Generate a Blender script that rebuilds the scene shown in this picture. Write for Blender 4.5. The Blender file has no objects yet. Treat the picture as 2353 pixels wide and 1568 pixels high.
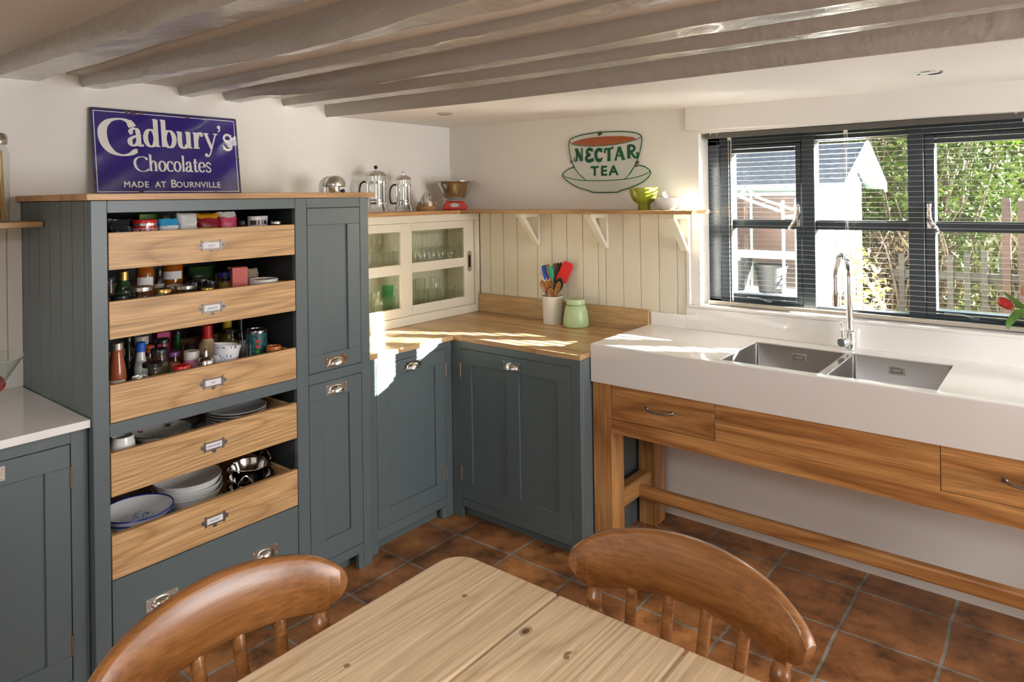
import bpy, bmesh, math, random
from math import sin, cos, pi, sqrt, radians, atan2, hypot
from mathutils import Vector, Matrix, noise as mnoise

SC = bpy.context.scene
COL = SC.collection
RND = random.Random(7)

# ------------------------------------------------------------------ camera
cd = bpy.data.cameras.new('camera')
cam = bpy.data.objects.new('camera', cd)
COL.objects.link(cam)
cd.sensor_fit = 'HORIZONTAL'
cd.sensor_width = 36.0
cd.lens = 36.0 * 1586.33 / 2353.0
cd.shift_y = -335.37 / 2353.0
cd.clip_start = 0.02
YAW, PIT, ROL = -0.6774, 0.0021, -0.0134
_r = Vector((cos(YAW), -sin(YAW), 0)); _f = Vector((sin(YAW), cos(YAW), 0)); _u = Vector((0, 0, 1))
_f2 = _f * cos(PIT) + _u * sin(PIT); _u2 = _u * cos(PIT) - _f * sin(PIT)
_r3 = _r * cos(ROL) + _u2 * sin(ROL); _u3 = _u2 * cos(ROL) - _r * sin(ROL)
M = Matrix((_r3, _u3, -_f2)).transposed().to_4x4()
M.translation = Vector((3.0519, -3.1676, 1.5924))
cam.matrix_world = M
SC.camera = cam

# ------------------------------------------------------------------ world, sun, fill lights
world = bpy.data.worlds.new('world'); SC.world = world; world.use_nodes = True
wn = world.node_tree.nodes; wl = world.node_tree.links
for n in list(wn): wn.remove(n)
wo = wn.new('ShaderNodeOutputWorld'); wb = wn.new('ShaderNodeBackground'); ws = wn.new('ShaderNodeTexSky')
ws.sky_type = 'NISHITA'; ws.sun_disc = False; ws.sun_elevation = radians(24); ws.sun_rotation = radians(61)
ws.air_density = 1.0; ws.dust_density = 1.2
wb.inputs[1].default_value = 0.28
wl.new(ws.outputs[0], wb.inputs[0]); wl.new(wb.outputs[0], wo.inputs[0])

SUN_DIR = Vector((-1.80, -1.0, -0.405)).normalized()      # low winter sun through the blind
sd = bpy.data.lights.new('sun', 'SUN'); sd.energy = 235.0; sd.angle = radians(0.55); sd.color = (1.0, 0.965, 0.91)
so = bpy.data.objects.new('sun', sd); COL.objects.link(so); so.rotation_euler = SUN_DIR.to_track_quat('-Z', 'Y').to_euler()

def area(name, loc, target, sx, sy, energy, color=(1, 1, 1)):
    d = bpy.data.lights.new(name, 'AREA'); d.shape = 'RECTANGLE'; d.size = sx; d.size_y = sy; d.energy = energy; d.color = color
    o = bpy.data.objects.new(name, d); COL.objects.link(o); o.location = loc
    o.rotation_euler = (Vector(target) - Vector(loc)).to_track_quat('-Z', 'Y').to_euler()
    return o
# added fill lights, out of view behind, beside and above the camera
area('fill_light_rear', (2.6, -5.3, 1.15), (2.4, 0, 1.0), 3.4, 1.8, 5, (0.97, 0.98, 1.0))
area('fill_light_right', (5.35, -1.0, 1.35), (0, -1.5, 1.0), 1.6, 1.2, 82, (0.97, 0.985, 1.0))
area('fill_light_overhead', (2.8, -3.55, 2.03), (2.8, -3.5499, 0.0), 1.3, 0.9, 34, (0.98, 0.99, 1.0))  # added overhead fill, the ceiling has no rooflight

SC.view_settings.view_transform = 'Standard'
SC.view_settings.look = 'None'
SC.view_settings.exposure = 0.0
SC.view_settings.gamma = 1.0
SC.view_settings.use_curve_mapping = False
cy = SC.cycles
cy.max_bounces = 10; cy.diffuse_bounces = 5; cy.glossy_bounces = 5; cy.transmission_bounces = 8; cy.transparent_max_bounces = 40
cy.sample_clamp_indirect = 80.0; cy.caustics_reflective = True; cy.caustics_refractive = False; cy.blur_glossy = 0.0
cy.use_denoising = True

# ------------------------------------------------------------------ mesh helper
ORG = {}

class MB:
    def __init__(s): s.v = []; s.f = []; s.mi = []
    def face(s, idx, m=0): s.f.append(tuple(idx)); s.mi.append(m)
    def add(s, vs, fs, m=0):
        b = len(s.v); s.v += [tuple(p) for p in vs]
        for f in fs: s.face([b + i for i in f], m)
    def box(s, x0, x1, y0, y1, z0, z1, m=0):
        x0, x1 = min(x0, x1), max(x0, x1); y0, y1 = min(y0, y1), max(y0, y1); z0, z1 = min(z0, z1), max(z0, z1)
        s.add([(x0, y0, z0), (x1, y0, z0), (x1, y1, z0), (x0, y1, z0), (x0, y0, z1), (x1, y0, z1), (x1, y1, z1), (x0, y1, z1)],
              [(0, 3, 2, 1), (4, 5, 6, 7), (0, 1, 5, 4), (1, 2, 6, 5), (2, 3, 7, 6), (3, 0, 4, 7)], m)
    def obox(s, mat4, sx, sy, sz, m=0):
        vs = [mat4 @ Vector((x * sx / 2, y * sy / 2, z * sz / 2)) for z in (-1, 1) for x, y in ((-1, -1), (1, -1), (1, 1), (-1, 1))]
        s.add(vs, [(0, 3, 2, 1), (4, 5, 6, 7), (0, 1, 5, 4), (1, 2, 6, 5), (2, 3, 7, 6), (3, 0, 4, 7)], m)
    def beam(s, p, q, w, h, m=0, up=(0, 0, 1)):
        p = Vector(p); q = Vector(q); d = q - p; L = d.length; d.normalize()
        a = d.cross(Vector(up)); a.normalize(); b = a.cross(d)
        vs = []
        for c in (p, q):
            for i, j in ((-1, -1), (1, -1), (1, 1), (-1, 1)): vs.append(c + a * (i * w / 2) + b * (j * h / 2))
        s.add(vs, [(3, 2, 1, 0), (4, 5, 6, 7), (0, 1, 5, 4), (1, 2, 6, 5), (2, 3, 7, 6), (3, 0, 4, 7)], m)
    def lathe(s, prof, c=(0, 0, 0), n=24, m=0, mat4=None, sx=1.0, sy=1.0):
        """prof: list of (r, z[, material]); closed at r==0 ends"""
        base = len(s.v); rings = []
        for p in prof:
            r, z = p[0], p[1]
            if r <= 1e-6:
                s.v.append((0, 0, z)); rings.append([len(s.v) - 1])
            else:
                rings.append(list(range(len(s.v), len(s.v) + n)))
                for i in range(n):
                    a = 2 * pi * i / n; s.v.append((r * cos(a) * sx, r * sin(a) * sy, z))
        for k in range(len(prof) - 1):
            A, B = rings[k], rings[k + 1]; mm = prof[k][2] if len(prof[k]) > 2 else m
            if len(A) == 1 and len(B) == 1: continue
            for i in range(n):
                j = (i + 1) % n
                if len(A) == 1: s.face((A[0], B[j], B[i]), mm)
                elif len(B) == 1: s.face((A[i], A[j], B[0]), mm)
                else: s.face((A[i], A[j], B[j], B[i]), mm)
        for i in range(base, len(s.v)):
            p = Vector(s.v[i])
            if mat4 is not None: p = mat4 @ p
            s.v[i] = (p.x + c[0], p.y + c[1], p.z + c[2])
    def tube(s, pts, r, n=8, m=0, closed=False, caps=True, flat=None):
        pts = [Vector(p) for p in pts]; k = len(pts)
        rs = r if isinstance(r, (list, tuple)) else [r] * k
        prev = None; base = len(s.v)
        for i, p in enumerate(pts):
            if closed: t = pts[(i + 1) % k] - pts[i - 1]
            else: t = pts[min(i + 1, k - 1)] - pts[max(i - 1, 0)]
            if t.length < 1e-9: t = Vector((0, 0, 1))
            t.normalize()
            if prev is None:
                a = t.cross(Vector((0, 0, 1)));
                if a.length < 1e-3: a = t.cross(Vector((1, 0, 0)))
            else: a = prev - t * prev.dot(t)
            a.normalize(); prev = a; b = t.cross(a)
            for j in range(n):
                w = 2 * pi * j / n
                fa, fb = flat if flat else (1, 1)
                s.v.append(tuple(p + a * (rs[i] * fa * cos(w)) + b * (rs[i] * fb * sin(w))))
        for i in range(k if closed else k - 1):
            i2 = (i + 1) % k
            for j in range(n):
                j2 = (j + 1) % n
                s.face((base + i * n + j, base + i * n + j2, base + i2 * n + j2, base + i2 * n + j), m)
        if caps and not closed:
            s.face(tuple(base + j for j in range(n))[::-1], m); s.face(tuple(base + (k - 1) * n + j for j in range(n)), m)
    def prism(s, poly, fn, a0, a1, m=0, ms=None):
        """poly (list of 2D), fn(p, a) -> 3D point; extruded between a0 and a1"""
        n = len(poly); b = len(s.v)
        s.v += [tuple(fn(p, a0)) for p in poly] + [tuple(fn(p, a1)) for p in poly]
        s.face([b + i for i in range(n)][::-1], m); s.face([b + n + i for i in range(n)], m)
        for i in range(n):
            j = (i + 1) % n; s.face((b + i, b + j, b + n + j, b + n + i), m if ms is None else ms)
    def sphere(s, c, r, n=12, k=8, m=0, sc=(1, 1, 1)):
        prof = [(r * sin(pi * i / k), -r * cos(pi * i / k)) for i in range(k + 1)]
        prof[0] = (0, -r); prof[-1] = (0, r)
        s.lathe(prof, c, n, m, Matrix.Diagonal(Vector((sc[0], sc[1], sc[2], 1))))
    def build(s, name, mats, parent=None, bev=0.0, seg=2, smooth=35, org=None, sub=0, tri=False):
        me = bpy.data.meshes.new(name)
        o_ = Vector((0, 0, 0))
        if parent is not None: o_ = ORG[parent.name]
        elif org is not None: o_ = Vector(org)
        me.from_pydata([(p[0] - o_.x, p[1] - o_.y, p[2] - o_.z) for p in s.v], [], s.f)
        if not isinstance(mats, (list, tuple)): mats = [mats]
        for m in mats: me.materials.append(m)
        for p, i in zip(me.polygons, s.mi): p.material_index = i
        bm = bmesh.new(); bm.from_mesh(me)
        bmesh.ops.recalc_face_normals(bm, faces=bm.faces[:])
        bm.to_mesh(me); bm.free()
        if smooth:
            for p in me.polygons: p.use_smooth = True
            me.set_sharp_from_angle(angle=radians(smooth))
        me.update()
        o = bpy.data.objects.new(name, me); COL.objects.link(o)
        if parent is not None: o.parent = parent
        else: o.location = o_
        ORG[o.name] = o_
        if bev:
            md = o.modifiers.new('bevel', 'BEVEL'); md.width = bev; md.segments = seg; md.limit_method = 'ANGLE'; md.angle_limit = radians(40)
            md.use_clamp_overlap = True
        if sub:
            md = o.modifiers.new('sub', 'SUBSURF'); md.levels = sub; md.render_levels = sub
        return o

def tag(o, label, cat, group=None):
    o['label'] = label; o['category'] = cat
    if group: o['group'] = group
    return o
def struct(o, label=None):
    o['kind'] = 'structure'
    if label: o['label'] = label
    return o
def thing(name, label, cat, loc=(0, 0, 0), group=None):
    o = bpy.data.objects.new(name, None); COL.objects.link(o); o.location = loc
    o.empty_display_size = 0.05
    ORG[o.name] = Vector(loc)
    return tag(o, label, cat, group)
def dup(root, loc, rotz=0.0, label=None, group=None, scale=None):
    r = root.copy(); COL.objects.link(r); r.location = loc; r.rotation_euler = (0, 0, rotz)
    if scale: r.scale = scale
    if label: r['label'] = label
    if group: r['group'] = group
    for ch in list(root.children):
        c = ch.copy(); COL.objects.link(c); c.parent = r
        for g in list(ch.children):
            d = g.copy(); COL.objects.link(d); d.parent = c
    return r
def place(o, loc, rot=(0, 0, 0)):
    o.location = loc; o.rotation_euler = rot; return o

def spline(pts, n=8, closed=False):
    P = [Vector(p) for p in pts]; k = len(P); out = []
    rng = range(k if closed else k - 1)
    for i in rng:
        p1, p2 = P[i], P[(i + 1) % k]
        p0 = P[i - 1] if (closed or i > 0) else p1 * 2 - p2
        p3 = P[(i + 2) % k] if (closed or i + 2 < k) else p2 * 2 - p1
        for j in range(n):
            t = j / n
            out.append(0.5 * ((2 * p1) + (p2 - p0) * t + (2 * p0 - 5 * p1 + 4 * p2 - p3) * t * t + (3 * p1 - p0 - 3 * p2 + p3) * t ** 3))
    if not closed: out.append(P[-1])
    return out

# ------------------------------------------------------------------ materials
def newmat(name):
    m = bpy.data.materials.new(name); m.use_nodes = True
    nt = m.node_tree; b = nt.nodes.get('Principled BSDF')
    return m, nt, b
def N(nt, t, **kw):
    n = nt.nodes.new(t)
    for k, v in kw.items(): setattr(n, k, v)
    return n
def ramp(nt, stops):
    r = N(nt, 'ShaderNodeValToRGB'); e = r.color_ramp.elements
    while len(e) > 1: e.remove(e[-1])
    e[0].position = stops[0][0]; e[0].color = (*stops[0][1], 1)
    for p, c in stops[1:]:
        x = e.new(p); x.color = (*c, 1)
    return r
def objcoord(nt, scale=(1, 1, 1), loc=(0, 0, 0), rnd=True, rot=(0, 0, 0)):
    tc = N(nt, 'ShaderNodeTexCoord'); mp = N(nt, 'ShaderNodeMapping')
    mp.inputs['Scale'].default_value = scale; mp.inputs['Location'].default_value = loc; mp.inputs['Rotation'].default_value = rot
    if rnd:
        oi = N(nt, 'ShaderNodeObjectInfo'); ad = N(nt, 'ShaderNodeVectorMath', operation='ADD'); ml = N(nt, 'ShaderNodeMath', operation='MULTIPLY')
        ml.inputs[1].default_value = 37.0
        nt.links.new(oi.outputs['Random'], ml.inputs[0]); nt.links.new(tc.outputs['Object'], ad.inputs[0]); nt.links.new(ml.outputs[0], ad.inputs[1])
        nt.links.new(ad.outputs[0], mp.inputs['Vector'])
    else: nt.links.new(tc.outputs['Object'], mp.inputs['Vector'])
    return mp
def bump(nt, b, src, strength=0.2, dist=0.01):
    bn = N(nt, 'ShaderNodeBump'); bn.inputs['Strength'].default_value = strength; bn.inputs['Distance'].default_value = dist
    nt.links.new(src, bn.inputs['Height']); nt.links.new(bn.outputs[0], b.inputs['Normal'])
def pm(name, col, rough=0.5, metal=0.0, var=0.0, vs=8.0, bmp=0.0, bs=60.0, coat=0.0, spec=None, sss=0.0):
    m, nt, b = newmat(name)
    b.inputs['Base Color'].default_value = (*col, 1); b.inputs['Roughness'].default_value = rough; b.inputs['Metallic'].default_value = metal
    if coat: b.inputs['Coat Weight'].default_value = coat; b.inputs['Coat Roughness'].default_value = 0.08
    if spec is not None: b.inputs['Specular IOR Level'].default_value = spec
    if var:
        mp = objcoord(nt); nz = N(nt, 'ShaderNodeTexNoise'); nz.inputs['Scale'].default_value = vs; nz.inputs['Detail'].default_value = 4
        nt.links.new(mp.outputs[0], nz.inputs['Vector'])
        lo = tuple(c * (1 - var) for c in col); hi = tuple(min(1, c * (1 + var)) for c in col)
        r = ramp(nt, [(0.3, lo), (0.7, hi)]); nt.links.new(nz.outputs['Fac'], r.inputs[0]); nt.links.new(r.outputs[0], b.inputs['Base Color'])
    if bmp:
        mp = objcoord(nt); nz = N(nt, 'ShaderNodeTexNoise'); nz.inputs['Scale'].default_value = bs; nz.inputs['Detail'].default_value = 5
        nt.links.new(mp.outputs[0], nz.inputs['Vector']); bump(nt, b, nz.outputs['Fac'], bmp, 0.01)
    return m
def brushed(name, col, rough, axis='x'):
    m, nt, b = newmat(name)
    b.inputs['Base Color'].default_value = (*col, 1); b.inputs['Metallic'].default_value = 1
    sc = {'x': (3, 220, 220), 'y': (220, 3, 220), 'z': (220, 220, 3)}[axis]
    mp = objcoord(nt, sc); nz = N(nt, 'ShaderNodeTexNoise'); nz.inputs['Scale'].default_value = 1; nz.inputs['Detail'].default_value = 3
    nt.links.new(mp.outputs[0], nz.inputs['Vector'])
    mr = N(nt, 'ShaderNodeMapRange'); mr.inputs['To Min'].default_value = rough * 0.8; mr.inputs['To Max'].default_value = rough * 1.2
    nt.links.new(nz.outputs['Fac'], mr.inputs[0]); nt.links.new(mr.outputs[0], b.inputs['Roughness'])
    return m
def wood(name, dark, mid, light, axis='y', rings=9.0, stretch=9.0, scale=5.0, rough=0.45, fine=0.35, streak=None, coat=0.0, knots=False, bmp=0.05, contour=0.5):
    """contour-line grain: iso-lines of a stretched noise field plus fine fibres"""
    m, nt, b = newmat(name); L = nt.links.new
    i = 'xyz'.index(axis)
    s1 = [scale] * 3; s1[i] = scale / stretch
    mp = objcoord(nt, s1)
    nz = N(nt, 'ShaderNodeTexNoise'); nz.inputs['Scale'].default_value = 1.0; nz.inputs['Detail'].default_value = 1.5; nz.inputs['Roughness'].default_value = 0.4
    L(mp.outputs[0], nz.inputs['Vector'])
    ml = N(nt, 'ShaderNodeMath', operation='MULTIPLY'); ml.inputs[1].default_value = rings; L(nz.outputs['Fac'], ml.inputs[0])
    fr = N(nt, 'ShaderNodeMath', operation='FRACT'); L(ml.outputs[0], fr.inputs[0])
    r = ramp(nt, [(0.0, tuple(mid[k] * (1 - contour) + dark[k] * contour for k in range(3))), (0.12, mid), (0.55, light), (0.85, mid), (1.0, tuple(mid[k] * (1 - contour) + dark[k] * contour for k in range(3)))])
    L(fr.outputs[0], r.inputs[0])
    s2 = [160.0] * 3; s2[i] = 5.0
    mp2 = objcoord(nt, s2); n2 = N(nt, 'ShaderNodeTexNoise'); n2.inputs['Scale'].default_value = 1.0; n2.inputs['Detail'].default_value = 3
    L(mp2.outputs[0], n2.inputs['Vector'])
    mr = N(nt, 'ShaderNodeMapRange'); mr.inputs['From Min'].default_value = 0.3; mr.inputs['From Max'].default_value = 0.7
    mr.inputs['To Min'].default_value = 1 - fine; mr.inputs['To Max'].default_value = 1 + fine * 0.4
    L(n2.outputs['Fac'], mr.inputs[0])
    mx = N(nt, 'ShaderNodeMix', data_type='RGBA', blend_type='MULTIPLY'); mx.inputs[0].default_value = 1.0
    L(r.outputs[0], mx.inputs[6]); L(mr.outputs[0], mx.inputs[7])
    out = mx.outputs[2]
    if streak:
        s3 = [9.0] * 3; s3[i] = 0.9
        mp3 = objcoord(nt, s3, loc=(3.1, 1.7, 5.3)); n3 = N(nt, 'ShaderNodeTexNoise'); n3.inputs['Scale'].default_value = 1.0; n3.inputs['Detail'].default_value = 6; n3.inputs['Roughness'].default_value = 0.6
        L(mp3.outputs[0], n3.inputs['Vector'])
        r3 = ramp(nt, [(0.54, (0, 0, 0)), (0.68, (1, 1, 1))]); L(n3.outputs['Fac'], r3.inputs[0])
        m3 = N(nt, 'ShaderNodeMix', data_type='RGBA', blend_type='MIX'); L(r3.outputs[0], m3.inputs[0]); L(out, m3.inputs[6]); m3.inputs[7].default_value = (*streak, 1)
        out = m3.outputs[2]
    if knots:
        mpk = objcoord(nt, (5.0, 3.2, 5.0), loc=(0.35, 0.6, 0.2), rnd=False); vk = N(nt, 'ShaderNodeTexVoronoi'); vk.inputs['Scale'].default_value = 1.0
        L(mpk.outputs[0], vk.inputs['Vector'])
        rk = ramp(nt, [(0.0, (1, 1, 1)), (0.03, (1, 1, 1)), (0.036, (0.15, 0.15, 0.15)), (0.042, (0.7, 0.7, 0.7)), (0.06, (0, 0, 0))]); L(vk.outputs['Distance'], rk.inputs[0])
        mk = N(nt, 'ShaderNodeMix', data_type='RGBA', blend_type='MIX'); L(rk.outputs[0], mk.inputs[0]); L(out, mk.inputs[6]); mk.inputs[7].default_value = (0.10, 0.055, 0.025, 1)
        out = mk.outputs[2]
        mpd = objcoord(nt, (34.0, 12.0, 30.0), rnd=False); vd = N(nt, 'ShaderNodeTexNoise'); vd.inputs['Scale'].default_value = 1.0; vd.inputs['Detail'].default_value = 4
        L(mpd.outputs[0], vd.inputs['Vector'])
        rd = ramp(nt, [(0.70, (0, 0, 0)), (0.76, (1, 1, 1))]); L(vd.outputs['Fac'], rd.inputs[0])
        md = N(nt, 'ShaderNodeMix', data_type='RGBA', blend_type='MIX'); L(rd.outputs[0], md.inputs[0]); L(out, md.inputs[6]); md.inputs[7].default_value = (0.16, 0.09, 0.045, 1)
        out = md.outputs[2]
    L(out, b.inputs['Base Color'])
    b.inputs['Roughness'].default_value = rough
    if coat: b.inputs['Coat Weight'].default_value = coat; b.inputs['Coat Roughness'].default_value = 0.15
    if bmp: bump(nt, b, n2.outputs['Fac'], bmp, 0.004)
    return m
def staves(name, axis='x'):
    """oak worktop of finger-jointed staves"""
    m, nt, b = newmat(name); L = nt.links.new
    rot = (0, 0, 0) if axis == 'x' else (0, 0, pi / 2)
    mp = objcoord(nt, rnd=False, rot=rot)
    bt = N(nt, 'ShaderNodeTexBrick'); bt.offset = 0.37; bt.offset_frequency = 3; bt.squash = 1.0
    bt.inputs['Scale'].default_value = 1.0; bt.inputs['Brick Width'].default_value = 0.46; bt.inputs['Row Height'].default_value = 0.042
    bt.inputs['Mortar Size'].default_value = 0.0006; bt.inputs['Mortar Smooth'].default_value = 0.2
    bt.inputs['Color1'].default_value = (0.42, 0.25, 0.105, 1); bt.inputs['Color2'].default_value = (0.70, 0.48, 0.25, 1); bt.inputs['Mortar'].default_value = (0.25, 0.13, 0.05, 1)
    L(mp.outputs[0], bt.inputs['Vector'])
    s2 = (7, 130, 130) if axis == 'x' else (130, 7, 130)
    mp2 = objcoord(nt, s2, rnd=False); n2 = N(nt, 'ShaderNodeTexNoise'); n2.inputs['Scale'].default_value = 1; n2.inputs['Detail'].default_value = 4
    L(mp2.outputs[0], n2.inputs['Vector'])
    mr = N(nt, 'ShaderNodeMapRange'); mr.inputs['From Min'].default_value = 0.3; mr.inputs['From Max'].default_value = 0.7; mr.inputs['To Min'].default_value = 0.72; mr.inputs['To Max'].default_value = 1.15
    L(n2.outputs['Fac'], mr.inputs[0])
    mx = N(nt, 'ShaderNodeMix', data_type='RGBA', blend_type='MULTIPLY'); mx.inputs[0].default_value = 1
    L(bt.outputs['Color'], mx.inputs[6]); L(mr.outputs[0], mx.inputs[7]); L(mx.outputs[2], b.inputs['Base Color'])
    b.inputs['Roughness'].default_value = 0.34
    return m
def thin_glass(name, tint=(0.97, 0.98, 0.97), ior=1.45, rough=0.02):
    """pane without refraction: straight-through transparency plus Schlick reflection"""
    m = bpy.data.materials.new(name); m.use_nodes = True; nt = m.node_tree
    for n in list(nt.nodes): nt.nodes.remove(n)
    o = N(nt, 'ShaderNodeOutputMaterial'); mx = N(nt, 'ShaderNodeMixShader'); t = N(nt, 'ShaderNodeBsdfTransparent'); g = N(nt, 'ShaderNodeBsdfGlossy')
    lw = N(nt, 'ShaderNodeLayerWeight'); lw.inputs[0].default_value = 0.5
    pw = N(nt, 'ShaderNodeMath', operation='POWER'); pw.inputs[1].default_value = 5.0
    ma = N(nt, 'ShaderNodeMath', operation='MULTIPLY_ADD'); f0 = ((ior - 1) / (ior + 1)) ** 2; ma.inputs[1].default_value = 1 - f0; ma.inputs[2].default_value = f0
    t.inputs[0].default_value = (*tint, 1); g.inputs['Roughness'].default_value = rough
    nt.links.new(lw.outputs['Facing'], pw.inputs[0]); nt.links.new(pw.outputs[0], ma.inputs[0]); nt.links.new(ma.outputs[0], mx.inputs[0])
    nt.links.new(t.outputs[0], mx.inputs[1]); nt.links.new(g.outputs[0], mx.inputs[2]); nt.links.new(mx.outputs[0], o.inputs[0])
    return m
def tiles(name):
    m, nt, b = newmat(name); L = nt.links.new
    mp = objcoord(nt, rnd=False, loc=(-0.147 / 1, 0.477 + 0.0, 0))
    # slight irregularity of the joints
    nd = N(nt, 'ShaderNodeTexNoise'); nd.inputs['Scale'].default_value = 5; nd.inputs['Detail'].default_value = 3
    L(mp.outputs[0], nd.inputs['Vector'])
    sc = N(nt, 'ShaderNodeVectorMath', operation='SCALE'); sc.inputs['Scale'].default_value = 0.022
    sb = N(nt, 'ShaderNodeVectorMath', operation='SUBTRACT'); sb.inputs[1].default_value = (0.5, 0.5, 0.5)
    L(nd.outputs['Color'], sb.inputs[0]); L(sb.outputs[0], sc.inputs[0])
    ad = N(nt, 'ShaderNodeVectorMath', operation='ADD'); L(mp.outputs[0], ad.inputs[0]); L(sc.outputs[0], ad.inputs[1])
    bt = N(nt, 'ShaderNodeTexBrick'); bt.offset = 0.0; bt.squash = 1.0
    bt.inputs['Scale'].default_value = 1; bt.inputs['Brick Width'].default_value = 0.3195; bt.inputs['Row Height'].default_value = 0.316
    bt.inputs['Mortar Size'].default_value = 0.0065; bt.inputs['Mortar Smooth'].default_value = 0.25
    bt.inputs['Color1'].default_value = (0.52, 0.225, 0.076, 1); bt.inputs['Color2'].default_value = (0.33, 0.138, 0.052, 1); bt.inputs['Mortar'].default_value = (0.36, 0.33, 0.285, 1)
    L(ad.outputs[0], bt.inputs['Vector'])
    n1 = N(nt, 'ShaderNodeTexNoise'); n1.inputs['Scale'].default_value = 7; n1.inputs['Detail'].default_value = 9; n1.inputs['Roughness'].default_value = 0.68
    L(mp.outputs[0], n1.inputs['Vector'])
    r1 = ramp(nt, [(0.32, (0.24, 0.24, 0.25)), (0.45, (0.70, 0.68, 0.65)), (0.54, (1.0, 1.0, 1.0)), (0.66, (1.2, 1.27, 1.3)), (0.80, (1.5, 1.7, 1.85))])
    L(n1.outputs['Fac'], r1.inputs[0])
    mx = N(nt, 'ShaderNodeMix', data_type='RGBA', blend_type='MULTIPLY'); mx.inputs[0].default_value = 1
    L(bt.outputs['Color'], mx.inputs[6]); L(r1.outputs[0], mx.inputs[7])
    n2 = N(nt, 'ShaderNodeTexNoise'); n2.inputs['Scale'].default_value = 2.1; n2.inputs['Detail'].default_value = 5
    L(mp.outputs[0], n2.inputs['Vector'])
    r2 = ramp(nt, [(0.46, (0, 0, 0)), (0.66, (1, 1, 1))]); L(n2.outputs['Fac'], r2.inputs[0])
    m2 = N(nt, 'ShaderNodeMix', data_type='RGBA', blend_type='MIX'); L(r2.outputs[0], m2.inputs[0]); L(mx.outputs[2], m2.inputs[6])
    mm = N(nt, 'ShaderNodeMix', data_type='RGBA', blend_type='MULTIPLY'); mm.inputs[0].default_value = 1; L(mx.outputs[2], mm.inputs[6]); mm.inputs[7].default_value = (0.52, 0.50, 0.47, 1)
    L(mm.outputs[2], m2.inputs[7])
    L(m2.outputs[2], b.inputs['Base Color'])
    rr = N(nt, 'ShaderNodeMapRange'); rr.inputs['To Min'].default_value = 0.32; rr.inputs['To Max'].default_value = 0.62; L(n1.outputs['Fac'], rr.inputs[0]); L(rr.outputs[0], b.inputs['Roughness'])
    hm = N(nt, 'ShaderNodeMath', operation='MULTIPLY_ADD'); hm.inputs[1].default_value = -1.5; L(bt.outputs['Fac'], hm.inputs[0]); L(n1.outputs['Fac'], hm.inputs[2])
    bump(nt, b, hm.outputs[0], 0.5, 0.004)
    return m

WALL = pm('white_wall_paint', (0.80, 0.775, 0.73), 0.75, bmp=0.12, bs=9)
CEIL = pm('ceiling_paint', (0.80, 0.78, 0.75), 0.6, bmp=0.06, bs=12)
BEAMP = pm('beam_paint', (0.44, 0.415, 0.38), 0.22, bmp=0.55, bs=26, coat=0.35)
JOISTC = pm('tan_ceiling', (0.64, 0.585, 0.51), 0.5, bmp=0.1, bs=9)  # tan tone for the ceiling between the joists, darker than the flat part
CREAM = pm('cream_paint', (0.70, 0.655, 0.535), 0.42)
WHITEP = pm('white_board_paint', (0.80, 0.76, 0.70), 0.45)
BLUE = pm('blue_grey_paint', (0.104, 0.135, 0.143), 0.36, var=0.05, vs=2)
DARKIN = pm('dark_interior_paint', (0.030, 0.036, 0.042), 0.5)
QUARTZ = pm('white_quartz', (0.84, 0.82, 0.80), 0.11, spec=0.6)
OAK = wood('oak_drawer', (0.30, 0.15, 0.055), (0.585, 0.345, 0.148), (0.66, 0.41, 0.19), 'y', rings=30, stretch=7, scale=3.4, rough=0.42, contour=.42)
OAKX = wood('oak_x', (0.30, 0.155, 0.055), (0.52, 0.305, 0.125), (0.61, 0.375, 0.165), 'x', rings=7, stretch=10, scale=4, rough=0.4)
OAKTOP = wood('oak_board', (0.28, 0.14, 0.05), (0.50, 0.27, 0.105), (0.60, 0.35, 0.15), 'y', rings=7, stretch=10, scale=4, rough=0.4)
STX = staves('oak_staves_x', 'x'); STY = staves('oak_staves_y', 'y')
ELM = wood('elm_x', (0.20, 0.07, 0.018), (0.52, 0.235, 0.072), (0.66, 0.345, 0.122), 'x', rings=11, stretch=9, scale=4.0, rough=0.36, streak=(0.20, 0.085, 0.025), coat=0.15)
ELMZ = wood('elm_z', (0.22, 0.085, 0.024), (0.50, 0.235, 0.075), (0.62, 0.33, 0.12), 'z', rings=8, stretch=9, scale=4.0, rough=0.36, streak=(0.27, 0.12, 0.035), coat=0.15)
ELMY = wood('elm_y', (0.22, 0.085, 0.024), (0.50, 0.235, 0.075), (0.62, 0.33, 0.12), 'y', rings=8, stretch=9, scale=4.0, rough=0.36, coat=0.15)
PINE = wood('scrubbed_pine', (0.30, 0.17, 0.075), (0.60, 0.435, 0.265), (0.69, 0.52, 0.335), 'y', rings=34, stretch=42, scale=6.5, rough=0.5, fine=0.25, knots=True, contour=0.32)
CHAIRW = wood('chair_beech', (0.13, 0.046, 0.012), (0.255, 0.098, 0.026), (0.31, 0.128, 0.037), 'x', rings=9, stretch=8, scale=5, rough=0.3, fine=0.32, coat=0.22, contour=0.4)
TILE = tiles('terracotta_tiles')
CHROME = pm('chrome', (0.82, 0.82, 0.83), 0.06, 1.0)
NICKEL = pm('polished_nickel', (0.72, 0.70, 0.67), 0.13, 1.0)
IRON = pm('aged_iron', (0.20, 0.18, 0.17), 0.38, 0.9, var=0.2, vs=60)
STEEL = brushed('brushed_steel', (0.36, 0.35, 0.34), 0.30, 'x')
STEELP = pm('polished_steel', (0.66, 0.65, 0.63), 0.12, 1.0)
BRASS = pm('worn_brass_hinge', (0.45, 0.30, 0.18), 0.4, 0.9)
GLASS = thin_glass('window_glass', (0.985, 0.99, 0.985), 1.35)
CABGLASS = thin_glass('cabinet_glass', (0.945, 0.955, 0.92), 1.4)
JARGLASS = thin_glass('jar_glass', (0.93, 0.95, 0.935), 1.45, 0.03)
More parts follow.
